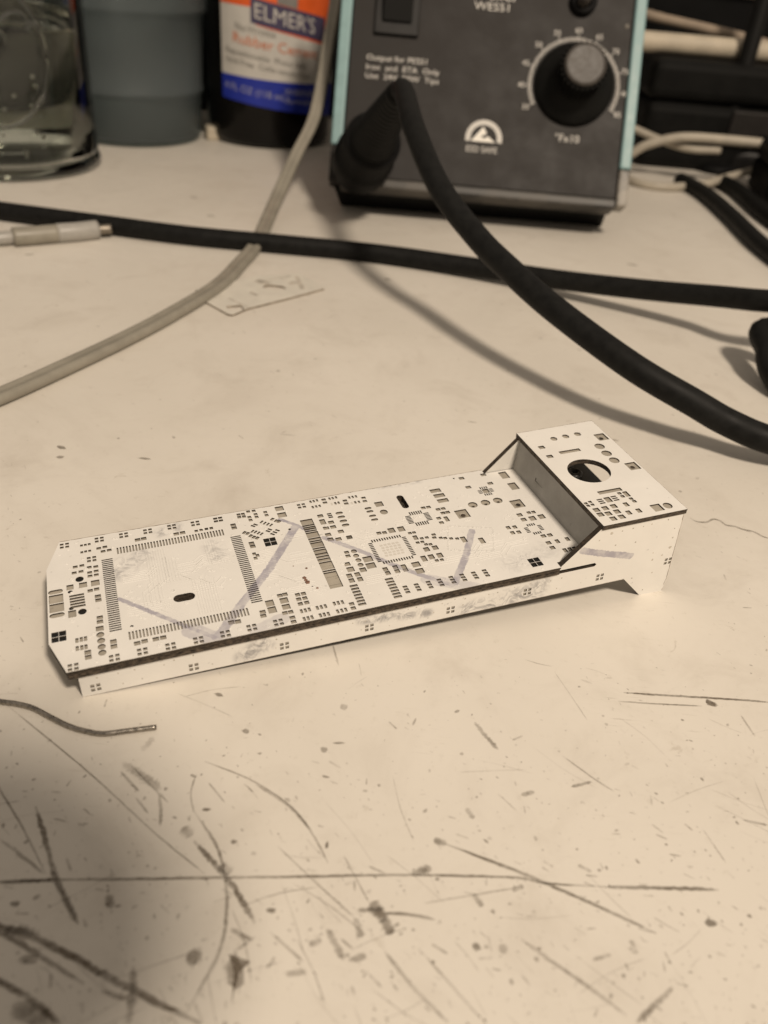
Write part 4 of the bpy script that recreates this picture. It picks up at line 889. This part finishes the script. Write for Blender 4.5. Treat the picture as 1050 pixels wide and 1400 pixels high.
# ================================================================== dark things behind
def crate(name, x0, x1, y0, y1, z0, z1, mt, label, cat, bev=3.0, rz=0.0, lid=None):
    cx, cy = (x0+x1)/2, (y0+y1)/2
    e_ = empty(name, (cx, cy, z0), label, cat); e_.rotation_euler = (0, 0, rz)
    obj('shell', box_mesh(x0-cx, x1-cx, y0-cy, y1-cy, 0, (z1-z0)*0.62, bev, 3), M[mt], e_)
    obj('lid', box_mesh(x0-cx-1.5, x1-cx+1.5, y0-cy-1.5, y1-cy+1.5, (z1-z0)*0.62+.5, z1-z0, bev, 3), M[lid or mt], e_)
    return e_
k1 = crate('dark_backdrop', -700, -70, 545, 700, 0.3, 240, 'backdrop', 'large plain dark block added as backdrop behind the jar, tub and glue bottle', 'case', 8)  # added backdrop, widened so the jar's water refracts something dark
k0 = crate('jar_backdrop', -460, -190, 437, 535, 0.3, 170, 'backdrop', 'dark block added behind the glass jar to darken its water', 'bin', 6)  # added block, out of direct view, darkens what shows through the jar
k2 = crate('equipment_box', -95, 60, 560, 690, 0.3, 180, 'deep_black', 'black equipment box between the dark backdrop and the soldering station', 'box', 5)
k3 = crate('instrument_box', 118, 330, 505, 640, 0.3, 54, 'soft_black', 'low black instrument box to the right behind the soldering station', 'box', 5, 0.04)
obj('face_plate', box_mesh(-60, -12, -69.5, -67.2, 14, 32, 1.0), M['panel_grey'], k3)
for x in (-34, 4): obj('face_screw', box_mesh(x-2, x+2, -71, -67.4, 9, 13, 1.0), M['worn_trim'], k3)
k4 = empty('paper_roll', (205, 545, 54.5), 'cream paper roll lying on the low black instrument box', 'paper roll')
vs = lathe_mesh([(0.5, -95), (4.6, -95), (4.9, -93), (4.9, 93), (4.6, 95), (0.5, 95)], 32); o = obj('roll', vs, M['cream'], k4, True); o.rotation_euler = (0, math.radians(90), 0.06); o.location = Vector((0, -24, 5.0))*MM
k5 = crate('wooden_shelf_board', 95, 420, 640, 760, 0.3, 150, 'deep_black', 'dark box with pale ribs standing at the back right behind the instrument box', 'box', 2)
for k in range(9): obj('rib', box_mesh(-160, 160, -63.6, -61.2, 80+k*5.5, 84+k*5.5, 0.8), M['beige'], k5)
stand = empty('stand_post', (205, 468, 0), 'upright black post of a stand at the right behind the cables', 'post')
d = at_depth(1030, 50, 436); stand.location = Vector((d.x, d.y, 0))*MM
obj('post_tube', lathe_mesh([(5.0, 3), (4.4, 6), (4.4, 170), (0.02, 170)], 24), M['soft_black'], stand, True); obj('post_foot', lathe_mesh([(0.02, 0.2), (13, 0.2), (13, 3), (10, 4.5), (4.6, 5.5)], 32), M['deep_black'], stand, True)
ad = table(950, 232); ad_e = empty('power_adapter', ad, 'glossy black power adapter lying under the pale cables at the right', 'adapter')
obj('adapter_shell', box_mesh(-30, 42, -2, 34, 0.3, 13, 4, 4), M['black_plastic'], ad_e); obj('adapter_label', box_mesh(-18, 2, -2.6, -1.8, 4, 7.5, 0.3), M['worn_trim'], ad_e)
ad_e.rotation_euler = (0, 0, -0.12)
cable('thin_cable', [at_depth(860, 212, 436), at_depth(885, 198, 432), at_depth(930, 188, 428), at_depth(990, 191, 426), at_depth(1060, 198, 424), at_depth(1120, 205, 424)], 2.3, 'cable_grey', 'thin pale cable arching over the black power adapter')
cable('thin_cable', [table(850, 240, 2), table(872, 250, 1.9), table(910, 256, 1.9), table(960, 252, 3), table(1000, 241, 6), table(1050, 228, 10), table(1110, 212, 14)], 2.0, 'cable_grey', 'thin pale cable lying on the table in front of the power adapter')
cable('thin_cable', [at_depth(850, 168, 440), at_depth(872, 178, 440), at_depth(900, 190, 438), at_depth(940, 203, 432), at_depth(985, 206, 430)], 1.8, 'cable_grey', 'short pale cable dropping behind the station onto the adapter')
cable('thin_cable', [at_depth(868, 14, 470), at_depth(900, 24, 468), at_depth(960, 38, 464), at_depth(1025, 54, 460), at_depth(1090, 74, 458)], 2.6, 'beige', 'grey-brown cable slanting in the air in front of the cream paper roll')
cable('black_lead', [table(930, 246, 3), table(965, 266, 3), table(1000, 296, 3), table(1040, 335, 3), table(1100, 380, 3)], 3.6, 'rubber', 'black lead on the table nearest the power adapter at right', 'cable')
cable('black_lead', [table(985, 248, 3.2), table(1010, 262, 3.2), table(1045, 292, 3.2), table(1100, 330, 3.2)], 3.8, 'soft_black', 'second black lead beside the first, closer to the stand post', 'cable')
bx = crate('cable_box', 172, 260, 425, 470, 0.3, 26, 'deep_black', 'small black box on the table at right behind the black leads', 'box', 3, -0.1)

# ================================================================== unseen handset-like slab, added and shaped to cast the lower-left shadow
ph = empty('phone_shadow_caster', (0, 0, 0), 'unseen black handset-like slab added to cast the shadow on the scratched corner', 'shadow_caster'); ph.matrix_world = cam.matrix_world.copy()
bm = bmesh.new(); pts = []
a0_, a1_, b0_, b1_, r = -95.0, 25.5, -14.0, 27.0, 19.5
for cx, cy, s in ((a1_-r, b1_-r, 0), (a0_+r, b1_-r, 90), (a0_+r, b0_+r, 180), (a1_-r, b0_+r, 270)):
    for k in range(9): t = math.radians(s+90*k/8); pts.append((cx+r*math.cos(t), cy+r*math.sin(t)))
n = len(pts)
me = mesh_of([(x, y, 2.0) for x, y in pts]+[(x, y, 9.3) for x, y in pts], [tuple(reversed(range(n))), tuple(range(n, 2*n))]+[(k, (k+1) % n, n+(k+1) % n, n+k) for k in range(n)])
obj('caster_body', me, M['shadow_caster'], ph); obj('caster_screen', box_mesh(-80, 12, -11.5, 25, 9.4, 9.7), M['black_plastic'], ph)
